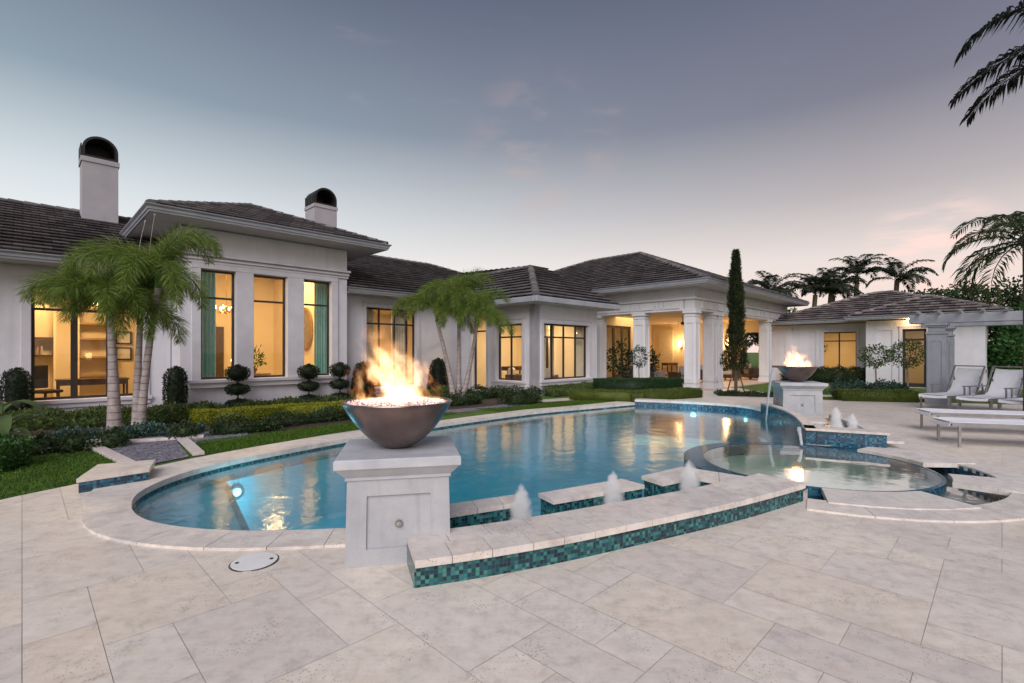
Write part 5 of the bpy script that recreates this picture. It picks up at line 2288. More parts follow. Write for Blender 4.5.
def kerb(a, b, wd, label):
    m = MB()
    d = Vector((b[0] - a[0], b[1] - a[1], 0))
    m.bar((0, 0, .02), (d.x, d.y, .02), wd, .045)
    o = m.build('stone_edging', 'coping_stone', loc=(a[0], a[1], 0), bevel=.006)
    return tag(o, label, 'edging stone', 'stone edgings of the gravel path')


kerb((-6.62, 7.74), (-4.93, 6.38), .15, 'pale stone edging on the near left side of the gravel path')
kerb((-5.62, 8.36), (-4.55, 7.12), .15, 'pale stone edging on the house side of the gravel path')
kerb((-6.72, 7.9), (-5.42, 8.62), .15, 'pale stone edging across the head of the gravel path')
kerb((-7.1, 8.85), (-6.0, 9.5), .14, 'pale stone edging beyond the palms by the rear gravel bed')
kerb((-7.45, 7.55), (-8.9, 8.15), .12, 'pale stone edging of the brown gravel strip at left')
kerb((-7.3, 7.68), (-6.85, 8.3), .12, 'pale stone edging between the brown and blue gravel')
flat('garden_path', [(.95, 14.65), (1.9, 15.3), (2.6, 15.95), (3.8, 16.9), (3.4, 17.1), (2.1, 16.25), (1.35, 15.75), (.6, 15.2)], .0, 'coping_stone')
flat('garden_path', [(-2.2, 12.3), (-1.3, 12.2), (.15, 13.7), (.9, 14.7), (.3, 14.8), (-.6, 13.6)], -.002, 'gravel_blue')
flat('planting_bed', [(7.0, 16.7), (9.4, 15.9), (9.2, 17.6), (7.6, 18.2)], .006, 'mulch')
flat('garden_path', [(9.4, 16.6), (13.6, 15.6), (14.1, 16.5), (9.5, 17.5)], .0, 'coping_stone')
flat('loggia_terrace', [(6.0, 17.0), (6.9, 17.9), (9.4, 20.4), (9.3, 15.9), (8.75, 15.85)], .003, 'coping_stone')

# grass blades on the lawns near the pool
lawns = [[(-5.25, 4.9), (-4.98, 5.57), (-4.95, 6.2), (-5.05, 6.55), (-6.6, 7.6), (-7.3, 7.2), (-9.5, 6.2), (-9, 4), (-6.2, 2.6)],
         [(-4.45, 7.15), (-5.3, 8.2), (-4.1, 9.55), (-3.15, 10.8), (-2.2, 11.9), (-1.3, 12.0), (-3.0, 9.6)],
         [(-1.0, 12.9), (.3, 13.4), (.95, 14.5), (2.0, 15.1), (3.3, 15.2), (2.5, 14.5), (1.2, 13.5), (-.3, 12.4)],
         [(9.9, 15.45), (13.2, 14.6), (13.6, 15.5), (9.4, 16.5)], [(9.5, 17.6), (14.2, 16.6), (15.5, 20), (11, 19.5)]]
Pg = []
for lw, cnt in zip(lawns, (26000, 16000, 9000, 5000, 7000)):
    xs, ys = [p[0] for p in lw], [p[1] for p in lw]
    k = 0
    while k < cnt:
        p = (random.uniform(min(xs), max(xs)), random.uniform(min(ys), max(ys)))
        if inside(p, lw):
            Pg.append((p[0], p[1], -.012))
            k += 1
Pg = np.array(Pg)
D = rng.normal(size=Pg.shape) * .45 + np.array([0, 0, 1.0])
V, Q = leaf_quads(Pg, D, rng.uniform(.03, .055, len(Pg)), .009)
g = quads_mesh('grass', V, Q, 'leaf_grass')
g['kind'] = 'stuff'

# ------------------------------------------------------------------ PLANTS
hedge('low_hedge', 'long dark green hedge below the wide window at far left', [(-9.9, 9.45), (-7.2, 10.75)], .8, .30, 'leaf_mid', .06, 1300, .04)
hedge('lime_hedge', 'clipped lime green hedge bending round the bed below the tall windows', [(-7.25, 10.95), (-6.35, 10.25), (-5.3, 11.3), (-4.0, 12.1), (-3.3, 12.75)], .30, .27, 'leaf_lime', .04, 2400, .012)
hedge('ground_cover', 'loose olive ground cover between the lime hedge and the house wall', [(-8.1, 11.9), (-6.4, 13.2), (-4.9, 14.6)], .8, .15, 'leaf_mid', .065, 1200, .05)
hedge('low_shrub', 'dark low shrub row at the lawn edge nearest the gravel path', [(-5.3, 9.0), (-4.7, 9.4)], .45, .22, 'leaf_dark', .05, 1500, .06)
hedge('low_shrub', 'long dark low shrub row in front of the lime hedge', [(-4.75, 9.9), (-3.55, 11.2), (-3.1, 11.7)], .42, .22, 'leaf_dark', .05, 1500, .06)
hedge('ground_cover', 'blue green ground cover round the feet of the left palms', [(-7.5, 8.35), (-6.75, 8.75), (-6.05, 9.1)], .5, .13, 'leaf_blue', .06, 1700, .05)
hedge('dark_hedge', 'dark glossy clipped hedge at the left picture edge beside the lawn', [(-7.5, 6.15), (-6.62, 6.2)], .55, .36, 'leaf_green', .05, 1800, .03)
for i, (x, y, r, lab) in enumerate(((-6.95, 7.22, .20, 'small dark shrub at the lawn edge, first from the left'), (-6.62, 7.38, .18, 'small dark shrub at the lawn edge, second from the left'),
                                    (-6.32, 7.75, .20, 'small dark shrub beside the stone edging of the gravel path'), (-5.72, 8.55, .19, 'small round dark shrub beside the gravel path head'))):
    o = blob([(0, 0), (r * .9, .03), (r, .12), (r * .75, .19), (0, .24)], 900, .05, 'leaf_dark', 'low_shrub', loc=(x, y, 0), loose=.035)
    tag(o, lab, 'shrub', 'small shrubs by the lawn')
hedge('low_shrub', 'low shrub row at the foot of the middle palms, lawn side', [(-1.95, 13.6), (-1.2, 14.2)], .6, .26, 'leaf_dark', .055, 1300, .07)
hedge('low_shrub', 'low shrub row behind the middle palms below the garden door', [(-1.4, 15.6), (-.55, 16.3)], .6, .30, 'leaf_dark', .055, 1300, .07)
hedge('low_shrub', 'low shrub row below the wall left of the middle palms', [(-2.9, 14.9), (-2.2, 15.6)], .6, .33, 'leaf_mid', .055, 1300, .07)
hedge('low_shrub', 'dark rounded shrub in front of the bay window corner', [(.05, 14.1), (.5, 14.35)], .62, .42, 'leaf_dark', .055, 1600, .08)
hedge('low_hedge', 'low green hedge below the wide bay window', [(1.45, 16.75), (3.3, 18.55)], .55, .33, 'leaf_mid', .05, 1300, .03)
hedge('lime_hedge', 'low yellow green hedge wrapping the dark box hedge by the pool', [(2.15, 15.55), (3.75, 14.95), (5.9, 16.2)], .55, .30, 'leaf_yew', .035, 2200, .012)
hedge('box_hedge', 'tall dark clipped box hedge in front of the loggia pillars', [(3.4, 17.0), (5.35, 17.25)], .95, .56, 'leaf_box', .04, 2000, .012)
hedge('lime_hedge', 'yellow green clipped hedge round the small trees by the pergola', [(10.6, 15.25), (11.75, 14.95)], .8, .33, 'leaf_yew', .04, 1800, .015)
hedge('ground_cover', 'blue green plants on top of the hedge by the pergola', [(10.95, 15.8), (12.1, 15.7)], .75, .46, 'leaf_blue', .08, 1000, .08)
hedge('low_hedge', 'dark green hedge below the guest house window', [H(19.75, -7.2)[:2], H(19.75, -10.0)[:2]], .7, .75, 'leaf_dark', .07, 900, .06)
hedge('ground_cover', 'flat ground cover bed at the foot of the cypress', [(7.5, 17.0), (8.9, 16.5)], .7, .10, 'leaf_dark', .06, 1200, .04)


def column_shrub(x, y, r, h, lab):
    o = blob([(0, 0), (r * .8, .02), (r * .95, h * .1), (r, h * .5), (r * .93, h * .82), (r * .6, h * .96), (0, h)], int(9000 * r * h) + 1200, .045, 'leaf_topiary', 'column_shrub', loc=(x, y, 0), loose=.015)
    return tag(o, lab, 'shrub', 'clipped column shrubs')


column_shrub(*H(-7.35, .5)[:2], .23, 1.12, 'dark clipped column shrub at the left end of the wide window')
column_shrub(*H(-4.62, -.42)[:2], .22, 1.12, 'dark clipped column shrub between the wide window and the tall windows')


def cone_shrub(x, y, r, h, lab):
    o = blob([(0, 0), (r, .02), (r * .97, h * .2), (r * .72, h * .75), (r * .45, h * .96), (0, h)], int(9000 * r * h) + 1200, .045, 'leaf_topiary', 'cone_shrub', loc=(x, y, 0), loose=.015)
    return tag(o, lab, 'shrub', 'clipped cone shrubs')


cone_shrub(*H(.55, .02)[:2], .36, 1.15, 'dark clipped cone shrub at the tall block corner behind the flame')
cone_shrub(*H(3.55, .0)[:2], .38, 1.24, 'dark clipped cone shrub against the wall left of the middle palms')


def topiary(x, y, k, lab):
    e = empty('topiary', (x, y, 0))
    tag(e, lab, 'topiary', 'tiered ball topiaries')
    m = MB()
    m.tube([(0, 0, 0), (.01, 0, .4), (0, .01, .85 * k)], [.022, .02, .014], 7)
    m.build('stem', 'trunk_brown', e)
    for (z, r, h) in ((.07, .27, .17), (.40 * k, .28, .25), (.76 * k, .29, .38)):
        o = blob([(0, 0), (r * .7, h * .08), (r, h * .45), (r * .85, h * .78), (0, h)], int(5200 * r), .04, 'leaf_topiary', 'foliage', e, (0, 0, z), .012)
    return e


topiary(*H(-3.28, -.5)[:2], 1.0, 'three tiered dark topiary below the first of the tall windows')
topiary(*H(-1.42, -.5)[:2], .98, 'three tiered dark topiary below the gap right of the second tall window')
topiary(*H(-.48, -.5)[:2], 1.02, 'three tiered dark topiary at the right end of the tall window sill')


def lollipop(x, y, zt, r, rz, trunkh, mat, lab, n=900, ls=.085):
    e = empty('standard_tree', (x, y, 0))
    tag(e, lab, 'small tree', 'small standard trees')
    m = MB()
    m.tube([(0, 0, 0), (.012, .0, trunkh * .5), (-.005, .01, trunkh)], [.032, .026, .022], 8)
    for k in range(7):
        a = k * .9
        m.tube([(0, 0, trunkh - .03), (r * .4 * math.cos(a), r * .4 * math.sin(a), trunkh + rz * .5), (r * .75 * math.cos(a), r * .75 * math.sin(a), trunkh + rz * (.7 + .4 * math.sin(3 * a)))], [.014, .01, .005], 5)
    m.build('trunk', 'trunk_grey', e)
    n_ = n
    d = unit(rng.normal(size=(n_, 3)))
    rad = rng.uniform(.35, 1.05, n_) ** .6
    P = d * rad[:, None] * np.array([r, r, rz]) + np.array([0, 0, zt])
    D = d + rng.normal(size=P.shape) * .7
    V, Q = leaf_quads(P, D, ls * rng.uniform(.6, 1.3, n_), ls * .45)
    quads_mesh('crown', V, Q, mat, e)
    return e


lollipop(4.6, 17.75, 1.32, .30, .42, .95, 'leaf_blue', 'slim small tree rising from the dark box hedge before the loggia', 520)
lollipop(11.55, 15.55, 1.38, .44, .34, 1.0, 'leaf_mid', 'round headed small tree in the planted bed by the pergola', 800)
lollipop(12.95, 16.05, 1.45, .48, .46, 1.1, 'leaf_mid', 'fuller small tree right before the guest house door', 1000)

# slim cypress
e = empty('cypress', (7.95, 17.4, 0))
tag(e, 'tall slim dark cypress in front of the loggia', 'cypress tree')
m = MB()
m.tube([(0, 0, 0), (0, 0, 2.2), (.02, 0, 4.8)], [.06, .045, .01], 8)
for k in range(4):
    a = k * 1.57 + .4
    m.tube([(0, 0, 1.2), (.42 * math.cos(a), .42 * math.sin(a), 0)], .014, 5)
m.build('trunk', 'trunk_brown', e)
n = 12000
z = rng.uniform(.12, 1, n) ** .85 * 5.05
rp = np.interp(z, [0, .4, 1.0, 1.9, 2.3, 3.4, 4.2, 4.8, 5.1], [.14, .28, .38, .32, .22, .21, .15, .08, .02])
a = rng.random(n) * 6.283
rr_ = rp * np.sqrt(rng.uniform(.05, 1.1, n)) * (1 + .35 * np.sin(3 * a + z * 2.2) * np.sin(z * 4.1))
P = np.column_stack([np.cos(a) * rr_, np.sin(a) * rr_, z])
D = np.column_stack([np.cos(a) * .5, np.sin(a) * .5, np.full(n, 1.0)]) + rng.normal(size=(n, 3)) * .35
V, Q = leaf_quads(P, D, rng.uniform(.08, .17, n), .03)
quads_mesh('crown', V, Q, 'leaf_cypress', e)

# ---- foxtail palms
def fox(seed, ln=1.35, nf=10, dens=56):
    # foxtail plumes: low ones spread and hang, high ones rise and arch over
    nf = 13
    g = np.random.default_rng(seed + 100)
    els = [.05 + 1.45 * ((i * .618) % 1) + g.uniform(-.08, .08) for i in range(nf)]
    drs = [1.8 + 1.1 * ((i * .618) % 1) for i in range(nf)]
    return frond_crown(nf, ln * 1.16, .36, .0110, dens, 8, 0, 2.4, seed, True, (0, 1), None, .62, els, drs)


def pt(px_, py_, d):
    return ((px_ - 512) / 490 * d, d, 1.5 + (352 - py_) * d / 490)


palm('foxtail_palm', 'left trio foxtail palm with the leaning ringed trunk nearest the lawn', (-7.38, 9.1, 0), pt(110, 312, 9.05), .125, .055, fox(1, 1.08, 11), 'leaf_palm', 'palm_trunk', group='foxtail palms left of the pool', bow=.16, shaft=.42)
palm('foxtail_palm', 'left trio foxtail palm with the thin upright trunk in the middle', (-7.12, 9.28, 0), pt(140, 325, 9.5), .085, .05, fox(2, 1.15, 9), 'leaf_palm', 'palm_trunk', group='foxtail palms left of the pool', bow=.05, shaft=.40)
palm('foxtail_palm', 'left trio foxtail palm with the trunk closest to the tall windows', (-6.98, 9.2, 0), pt(158, 288, 9.15), .08, .05, fox(3, 1.30, 11), 'leaf_palm', 'palm_trunk', group='foxtail palms left of the pool', bow=.10, shaft=.42)
palm('foxtail_palm', 'middle trio foxtail palm leaning furthest towards the flame', (-1.80, 15.2, 0), pt(437, 322, 15.2), .10, .05, fox(4, 1.30, 10), 'leaf_palm', 'palm_trunk', group='foxtail palms in the middle bed', bow=.08, shaft=.45)
palm('foxtail_palm', 'middle trio foxtail palm with the straight central trunk', (-1.68, 15.45, 0), pt(459, 308, 15.5), .09, .05, fox(5, 1.35, 10), 'leaf_palm', 'palm_trunk', group='foxtail palms in the middle bed', bow=.03, shaft=.45)
palm('foxtail_palm', 'middle trio foxtail palm leaning towards the bay window', (-1.55, 15.3, 0), pt(477, 325, 15.3), .095, .05, fox(6, 1.32, 10), 'leaf_palm', 'palm_trunk', group='foxtail palms in the middle bed', bow=-.06, shaft=.45)

# ---- palm by the pergola, and the crown reaching in from the upper right
def pinnate(seed, ln, nf, st, leaflet, wid, droop=2.0, elev=(.1, 1.3), hang=.7, azs=None, els=None, drs=None):
    return frond_crown(nf, ln, leaflet, wid, st, 2, 0, droop, seed, False, elev, azs, hang, els, drs)


palm('shaggy_palm', 'shaggy palm with drooping fronds at the right edge above the pergola', (11.58, 10.9, 0), (11.55, 10.9, 3.95), .15, .14,
     pinnate(11, 1.9, 19, 60, .46, .034, 2.0, (-.7, 1.2), 1.1), 'leaf_shaggy', 'trunk_brown')
azs_ = [math.pi * q for q in (1.04, .92, 1.62, .70, 1.38, .6, 1.45, .3, 1.7, 0)]
els_ = [-.13, .72, .95, .5, .1, .4, .2, .4, .6, .3]
drs_ = [.55, 2.0, 1.9, 1.5, 1.2, 1.4, 1.4, 1.4, 1.4, 1.4]
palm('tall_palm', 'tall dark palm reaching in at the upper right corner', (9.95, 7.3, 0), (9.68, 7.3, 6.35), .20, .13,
     pinnate(12, 2.75, 10, 130, .52, .040, 1.1, (.16, .7), 1.6, azs_, els_, drs_), 'leaf_blackish', 'trunk_brown')

# ---- behind the buildings
farpal = [pinnate(20 + i, 2.9, 17, 46, .80, .08, 1.75, (.35, 1.55), .9) for i in range(2)]
for i, (x, y, h, lab) in enumerate(((21.3, 41, 6.3, 'small far palm peeping over the loggia roof end'), (25.6, 42, 6.4, 'far palm first left of the guest house roof'), (27.6, 43, 6.9, 'far dark palm, shorter of the pair left of the tallest'),
                                    (30.6, 44, 8.3, 'tallest far palm behind the guest house roof'), (32.6, 42, 7.6, 'far palm right of the tallest one, fronds spread wide'), (29.1, 45, 6.6, 'far palm half hidden between two taller palms'))):
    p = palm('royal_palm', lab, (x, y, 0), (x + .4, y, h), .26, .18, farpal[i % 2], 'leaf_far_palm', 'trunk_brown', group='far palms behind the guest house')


def broad_tree(x, y, h, r, lab, n=5200, mat='leaf_dark', ls=.34, seed=1, base=.35):
    g = np.random.default_rng(seed)
    e = empty('broad_tree', (x, y, 0))
    tag(e, lab, 'tree', 'trees behind the guest house')
    m = MB()
    m.tube([(0, 0, 0), (.1, 0, h * .3), (.0, .1, h * .6)], [.28, .2, .1], 8)
    cl = []
    for k in range(16):
        a, q = g.uniform(0, 6.28), math.sqrt(g.uniform(.05, 1))
        c = np.array([r * q * math.cos(a) * .85, r * q * math.sin(a) * .85, h * (base + (.98 - base) * g.uniform(.25, 1) * (1 - .35 * q * q))])
        cl.append(c)
        m.tube([(0, .05, h * .4), tuple(c * .55 + np.array([0, 0, h * .2])), tuple(c)], [.1, .06, .02], 5)
    m.build('trunk', 'trunk_brown', e)
    Ps, Ds = [], []
    for c in cl:
        k = n // 16
        d = unit(g.normal(size=(k, 3)))
        Ps.append(c + d * (g.uniform(.3, 1.05, (k, 1)) ** .6) * np.array([r * .40, r * .40, h * .13]))
        Ds.append(d + g.normal(size=(k, 3)) * .6)
    P, D = np.vstack(Ps), np.vstack(Ds)
    P[:, 2] = np.maximum(P[:, 2], .1)
    V, Q = leaf_quads(P, D, ls * g.uniform(.6, 1.3, len(P)), ls * .6)
    quads_mesh('crown', V, Q, mat, e)
    return e


for i, (x, y, h, r, lab) in enumerate(((36.0, 44, 7.3, 3.2, 'broad dark tree directly right of the far palms'), (40.5, 46, 8.1, 3.6, 'broad dark tree with a flat crown beyond the guest house ridge'),
                                       (45.5, 45, 7.7, 3.8, 'broad dark tree above the left part of the pergola'), (50.5, 44, 8.0, 3.8, 'broad dark tree at the right picture edge behind the shaggy palm'), (29.0, 46, 5.3, 4.2, 'dense dark tree below the far palm crowns'), (23.5, 44, 4.9, 3.4, 'dense dark tree between the loggia roof and the guest house'))):
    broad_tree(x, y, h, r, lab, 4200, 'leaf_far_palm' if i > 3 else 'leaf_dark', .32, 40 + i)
for i, (x, y, h, r, lab) in enumerate(((22.5, 21.5, 3.4, 1.7, 'bushy green tree seen past the guest house corner, left one'), (24.6, 22.5, 3.8, 2.0, 'bushy green tree seen under the pergola, second one'), (27.4, 22.8, 4.2, 2.2, 'bushy green tree under the pergola at the right edge'))):
    broad_tree(x, y, h, r, lab, 5200, 'leaf_green', .20, 60 + i, base=.05)
p_ = H(24.5, -6.2)
broad_tree(p_[0], p_[1], 3.8, 1.7, 'bushy green tree seen through the loggia end opening', 4200, 'leaf_green', .2, 70, base=.05)

# ---- broad-leaved plant at the left edge
e = empty('broad_leaf_plant', (-7.3, 6.9, 0))
e.scale = (.72, .72, .80)
tag(e, 'broad leaved pale green plant at the left picture edge', 'plant')
for k in range(11):
    a = k * 2.4
    L_ = random.uniform(.55, .85)
    st_h = .35 + .07 * k
    pts = []
    m = MB()
    base = Vector((.05 * math.cos(a), .05 * math.sin(a), 0))
    tip0 = Vector((.14 * math.cos(a), .14 * math.sin(a), st_h))
    m.tube([base, (base + tip0) * .5, tip0], [.016, .013, .010], 6)
    n = 9
    vs, fs = [], []
    ang = R(random.uniform(20, 60))
    cur = tip0.copy()
    for i in range(n + 1):
        q = i / n
        wl_ = .14 * math.sin(math.pi * min(q * .93 + .07, 1)) ** .8
        s1 = Vector((-math.sin(a), math.cos(a), 0))
        up = Vector((0, 0, 1)) * wl_ * .35
        vs += [cur - s1 * wl_ + up, cur, cur + s1 * wl_ + up]
        cur = cur + Vector((math.cos(a) * math.cos(ang), math.sin(a) * math.cos(ang), math.sin(ang))) * L_ / n
        ang -= R(random.uniform(9, 13))
    for i in range(n):
        for c in (0, 1):
            b = 3 * i + c
            fs.append((b, b + 1, b + 4, b + 3))
    m.add(vs, fs)
    m.build('leaf', 'leaf_broad', e, smooth=True)


# ------------------------------------------------------------------ THINGS INDOORS AND ON THE LOGGIA
def at(u, v, z=0.0):
    return H(u, v, z)


RZ = R(45)


def curtain(u0, u1, v, z0, z1, mat, label, folds=9):
    c = at((u0 + u1) / 2, v, z0)
    m = MB()
    n = folds * 8
    L = u1 - u0
    vs, fs = [], []
    for d in (0, .012):
        for i in range(n + 1):
            x = -L / 2 + L * i / n
            y = .045 * math.sin(2 * math.pi * folds * i / n) + .012 * math.sin(5.3 * i / n * folds) + d
            vs += [(x, y, 0), (x, y * .8, (z1 - z0))]
    k = 2 * (n + 1)
    for i in range(n):
        fs += [(2 * i, 2 * i + 2, 2 * i + 3, 2 * i + 1), (k + 2 * i + 1, k + 2 * i + 3, k + 2 * i + 2, k + 2 * i)]
    m.add(vs, fs)
    o = m.build('curtain', mat, loc=c, rot=(0, 0, RZ), smooth=True)
    return tag(o, label, 'curtain', 'curtains inside the windows')


curtain(-4.02, -3.52, .55, .05, 4.3, 'teal_fabric', 'teal curtain behind the left side of the first tall window', 5)
curtain(-.80, -.30, .55, .05, 4.3, 'teal_fabric', 'teal curtain behind the right side of the third tall window', 6)
curtain(1.05, 1.5, .98, .05, 3.1, 'sheer_fabric', 'cream curtain at the left of the window behind the flame', 4)
curtain(2.2, 2.85, .98, .05, 3.1, 'sheer_fabric', 'cream curtain at the right of the window behind the flame', 6)
curtain(5.6, 6.1, -3.0, .05, 2.75, 'sheer_fabric', 'cream curtain at the left of the wide bay window', 4)
curtain(6.5, 6.78, -2.2, .05, 2.9, 'sheer_fabric', 'narrow cream curtain further inside the bay, left one', 3)
curtain(7.25, 7.5, -2.2, .05, 2.9, 'sheer_fabric', 'narrow cream curtain further inside the bay, middle one', 3)
curtain(7.8, 8.3, -3.0, .05, 2.75, 'sheer_fabric', 'cream curtain at the right of the wide bay window', 4)


for u_, lab in ((6.95, 'narrow glazed panel with painted dark reflection inside the bay, left one'), (7.68, 'narrow glazed panel with painted dark reflection inside the bay, right one')):
    m = MB()
    m.box(-.09, .09, -.02, .02, 0, 1.75)
    m.box(-.12, -.09, -.035, .035, -.3, 2.1)
    m.box(.09, .12, -.035, .035, -.3, 2.1)
    o = m.build('glazed_panel', 'dark_wood', loc=at(u_, -1.7, .34), rot=(0, 0, RZ))  # inner glazing; its dark reflection is put into the solid colour
    tag(o, lab, 'panel', 'dark panels inside the bay')


def chandelier(u, v, z, zc, r, n, label):
    e = empty('chandelier', at(u, v, z))
    tag(e, label, 'chandelier', 'lit chandeliers')
    m = MB()
    m.tube([(0, 0, .1), (0, 0, zc - z)], .012, 6)
    m.lathe([(0, -.12), (.05, -.08), (.03, 0), (.05, .1), (0, .14)], 12)
    for k in range(n):
        a = 2 * math.pi * k / n
        m.tube([(0, 0, 0), (r * .5 * math.cos(a), r * .5 * math.sin(a), -.09), (r * math.cos(a), r * math.sin(a), .02)], .009, 5)
    m.build('frame', 'gold_frame', e)
    for k in range(n):
        a = 2 * math.pi * k / n
        m = MB()
        m.lathe([(.01, .02), (.022, .05), (.018, .1), (0, .13)], 8, (r * math.cos(a), r * math.sin(a), 0))
        m.build('bulb', 'bulb_warm', e, smooth=True)
    return e


chandelier(-2.95, 1.75, 2.75, 4.48, .36, 10, 'round lit chandelier hanging inside the tall windows')
chandelier(-5.9, 2.4, 2.72, 3.28, .22, 6, 'small lit chandelier inside the wide window at far left')


def lampstand(u, v, z, label):
    e = empty('table_lamp', at(u, v, z))
    tag(e, label, 'table lamp', 'lit table lamps')
    m = MB()
    m.lathe([(0, 0), (.08, 0), (.07, .03), (.025, .08), (.06, .2), (.02, .36), (.01, .42)], 14)
    m.build('base', 'gold_frame', e, smooth=True)
    m = MB()
    m.lathe([(.15, .38), (.10, .62), (.098, .62), (.148, .38)], 20)
    m.build('lamp_shade', 'shade_glow', e, smooth=True)


def table(u, v, w_, d_, h, mat, label, name='console_table', cat='table'):
    e = empty(name, at(u, v, .02), RZ)
    tag(e, label, cat)
    m = MB()
    m.box(-w_ / 2, w_ / 2, -d_ / 2, d_ / 2, h - .04, h)
    m.build('tabletop', mat, e, bevel=.005)
    m = MB()
    m.box(-w_ / 2 + .04, w_ / 2 - .04, -d_ / 2 + .03, d_ / 2 - .03, h - .16, h - .042)
    m.build('drawer', mat, e)
    for sx in (-1, 1):
        for sy in (-1, 1):
            m = MB()
            m.box(sx * (w_ / 2 - .05) - .025, sx * (w_ / 2 - .05) + .025, sy * (d_ / 2 - .05) - .025, sy * (d_ / 2 - .05) + .025, 0, h - .042)
            m.build('leg', mat, e)
    return e


table(-2.35, 1.6, 1.1, .4, .82, 'warm_wood', 'wooden console table inside the middle tall window')
lampstand(-2.72, 1.6, .84, 'lit table lamp on the console inside the middle tall window')
e = empty('potted_plant', at(-2.25, 1.6, .84))
tag(e, 'leafy potted plant on the console inside the middle tall window', 'potted plant')
m = MB()
m.lathe([(0, 0), (.07, 0), (.10, .16), (.09, .16), (0, .12)], 14)
m.build('pot', 'terracotta', e, smooth=True)
blob([(0, .15), (.14, .25), (.24, .42), (.2, .6), (0, .68)], 260, .13, 'leaf_green', 'foliage', e, (0, 0, 0), .06, core=False, aspect=.3)


def mirror(u, v, z, rx, rz, label):
    e = empty('round_mirror', at(u, v, z), RZ - R(90))
    tag(e, label, 'mirror')
    m = MB()
    n = 28
    vs, fs = [], []
    for (k, y) in ((.80, -.01), (.86, -.05), (1.0, -.04), (1.0, 0)):
        for i in range(n):
            a = 2 * math.pi * i / n
            vs.append((rx * k * math.cos(a), y, rz * k * math.sin(a)))
    for j in range(3):
        for i in range(n):
            fs.append((j * n + i, j * n + (i + 1) % n, (j + 1) * n + (i + 1) % n, (j + 1) * n + i))
    m.add(vs, fs)
    m.build('frame', 'gold_frame', e, smooth=True)
    m = MB()
    m.add([(rx * .82 * math.cos(2 * math.pi * i / n), -.012, rz * .82 * math.sin(2 * math.pi * i / n)) for i in range(n)], [tuple(range(n))])
    m.build('glass', 'nozzle_metal', e)


mirror(-.29, 2.45, 2.3, .55, .75, 'oval gold framed mirror on the side wall inside the third tall window')
# dark doorway leaf inside the first tall window
m = MB()
m.box(-.45, .45, -.03, .03, 0, 2.4)
for z0, z1 in ((.2, 1.1), (1.25, 2.2)):
    m.box(-.3, .3, -.045, -.03, z0, z1)
o = m.build('cabinet', 'dark_wood', loc=at(-2.5, 5.5, .02), rot=(0, 0, RZ))
tag(o, 'dark wooden cupboard front at the back of the tall room', 'cupboard')

# study at far left: shelf wall, desk, chair, pictures
e = empty('bookshelf', at(-6.35, 4.78, .02), RZ)
tag(e, 'built in cream shelf wall inside the wide window at far left', 'bookshelf')
m = MB()
for x in (-1.5, -.25, .25, 1.0):
    m.box(x - .03, x + .03, -.2, .2, 0, 2.9)
m.build('upright', 'interior_plaster', e)
for x0, x1, zs in ((-1.47, -.28, (1.35, 1.85)), (.28, .97, (.75, 1.3, 1.85, 2.3))):
    for z in zs:
        m = MB()
        m.box(x0, x1, -.18, .2, z, z + .05)
        m.build('shelf', 'dark_wood' if x0 < 0 else 'warm_wood', e)
lamp('shelf_light', 'AREA', (-.88, -.05, 2.85), 14, WARM, e, 1.0)
for k in range(9):
    h = random.uniform(.18, .3)
    m = MB()
    m.box(-.02, .02, -.08, .08, 0, h)
    m.box(-.022, .022, -.082, -.08, h * .7, h * .76)
    x = -1.2 + k * .085
    o = m.build('book', ('paper_white', 'terracotta', 'grey_fabric')[k % 3], loc=at(-6.35 + x, 4.74, 1.421), rot=(0, 0, RZ))
    tag(o, 'small book in the row on the lit shelf inside the far left window', 'book', 'books on the shelf')
table(-5.9, 2.9, 1.5, .7, .76, 'dark_wood', 'dark desk inside the wide window at far left', 'desk', 'desk')
e = empty('office_chair', at(-6.85, 2.5, .02), RZ + .6)
tag(e, 'dark office chair with a high back behind the far left window', 'chair')
m = MB()
m.box(-.25, .25, -.25, .25, .44, .52)
m.build('seat', 'black_iron', e, bevel=.03)
m = MB()
m.box(-.24, .24, .22, .29, .55, 1.15)
m.build('backrest', 'black_iron', e, bevel=.03)
m = MB()
m.tube([(0, 0, .06), (0, 0, .44)], .03, 8)
for k in range(5):
    a = k * 1.257
    m.bar((0, 0, .08), (.28 * math.cos(a), .28 * math.sin(a), .035), .04, .03)
m.build('base', 'black_iron', e)
for z, lab in ((1.95, 'upper framed picture inside the wide window at far left'), (1.45, 'lower framed picture inside the wide window at far left')):
    e = empty('picture', at(-5.0, 4.96, z), RZ)
    tag(e, lab, 'picture', 'framed pictures in the study')
    m = MB()
    for (x0, x1, z0, z1) in ((-.2, -.16, -.2, .2), (.16, .2, -.2, .2), (-.16, .16, .16, .2), (-.16, .16, -.2, -.16)):
        m.box(x0, x1, -.03, 0, z0, z1)
    m.build('frame', 'black_iron', e)
    m = MB()
    m.box(-.159, .159, -.012, -.002, -.159, .159)
    m.build('print', 'paper_white', e)
m = MB()
m.lathe([(0, 0), (.035, 0), (.035, .16), (.012, .2), (.012, .27), (0, .27)], 12)
o = m.build('bottle', 'bottle_green', loc=at(-5.55, 2.8, .781), smooth=True)
tag(o, 'green bottle on the desk inside the far left window', 'bottle')


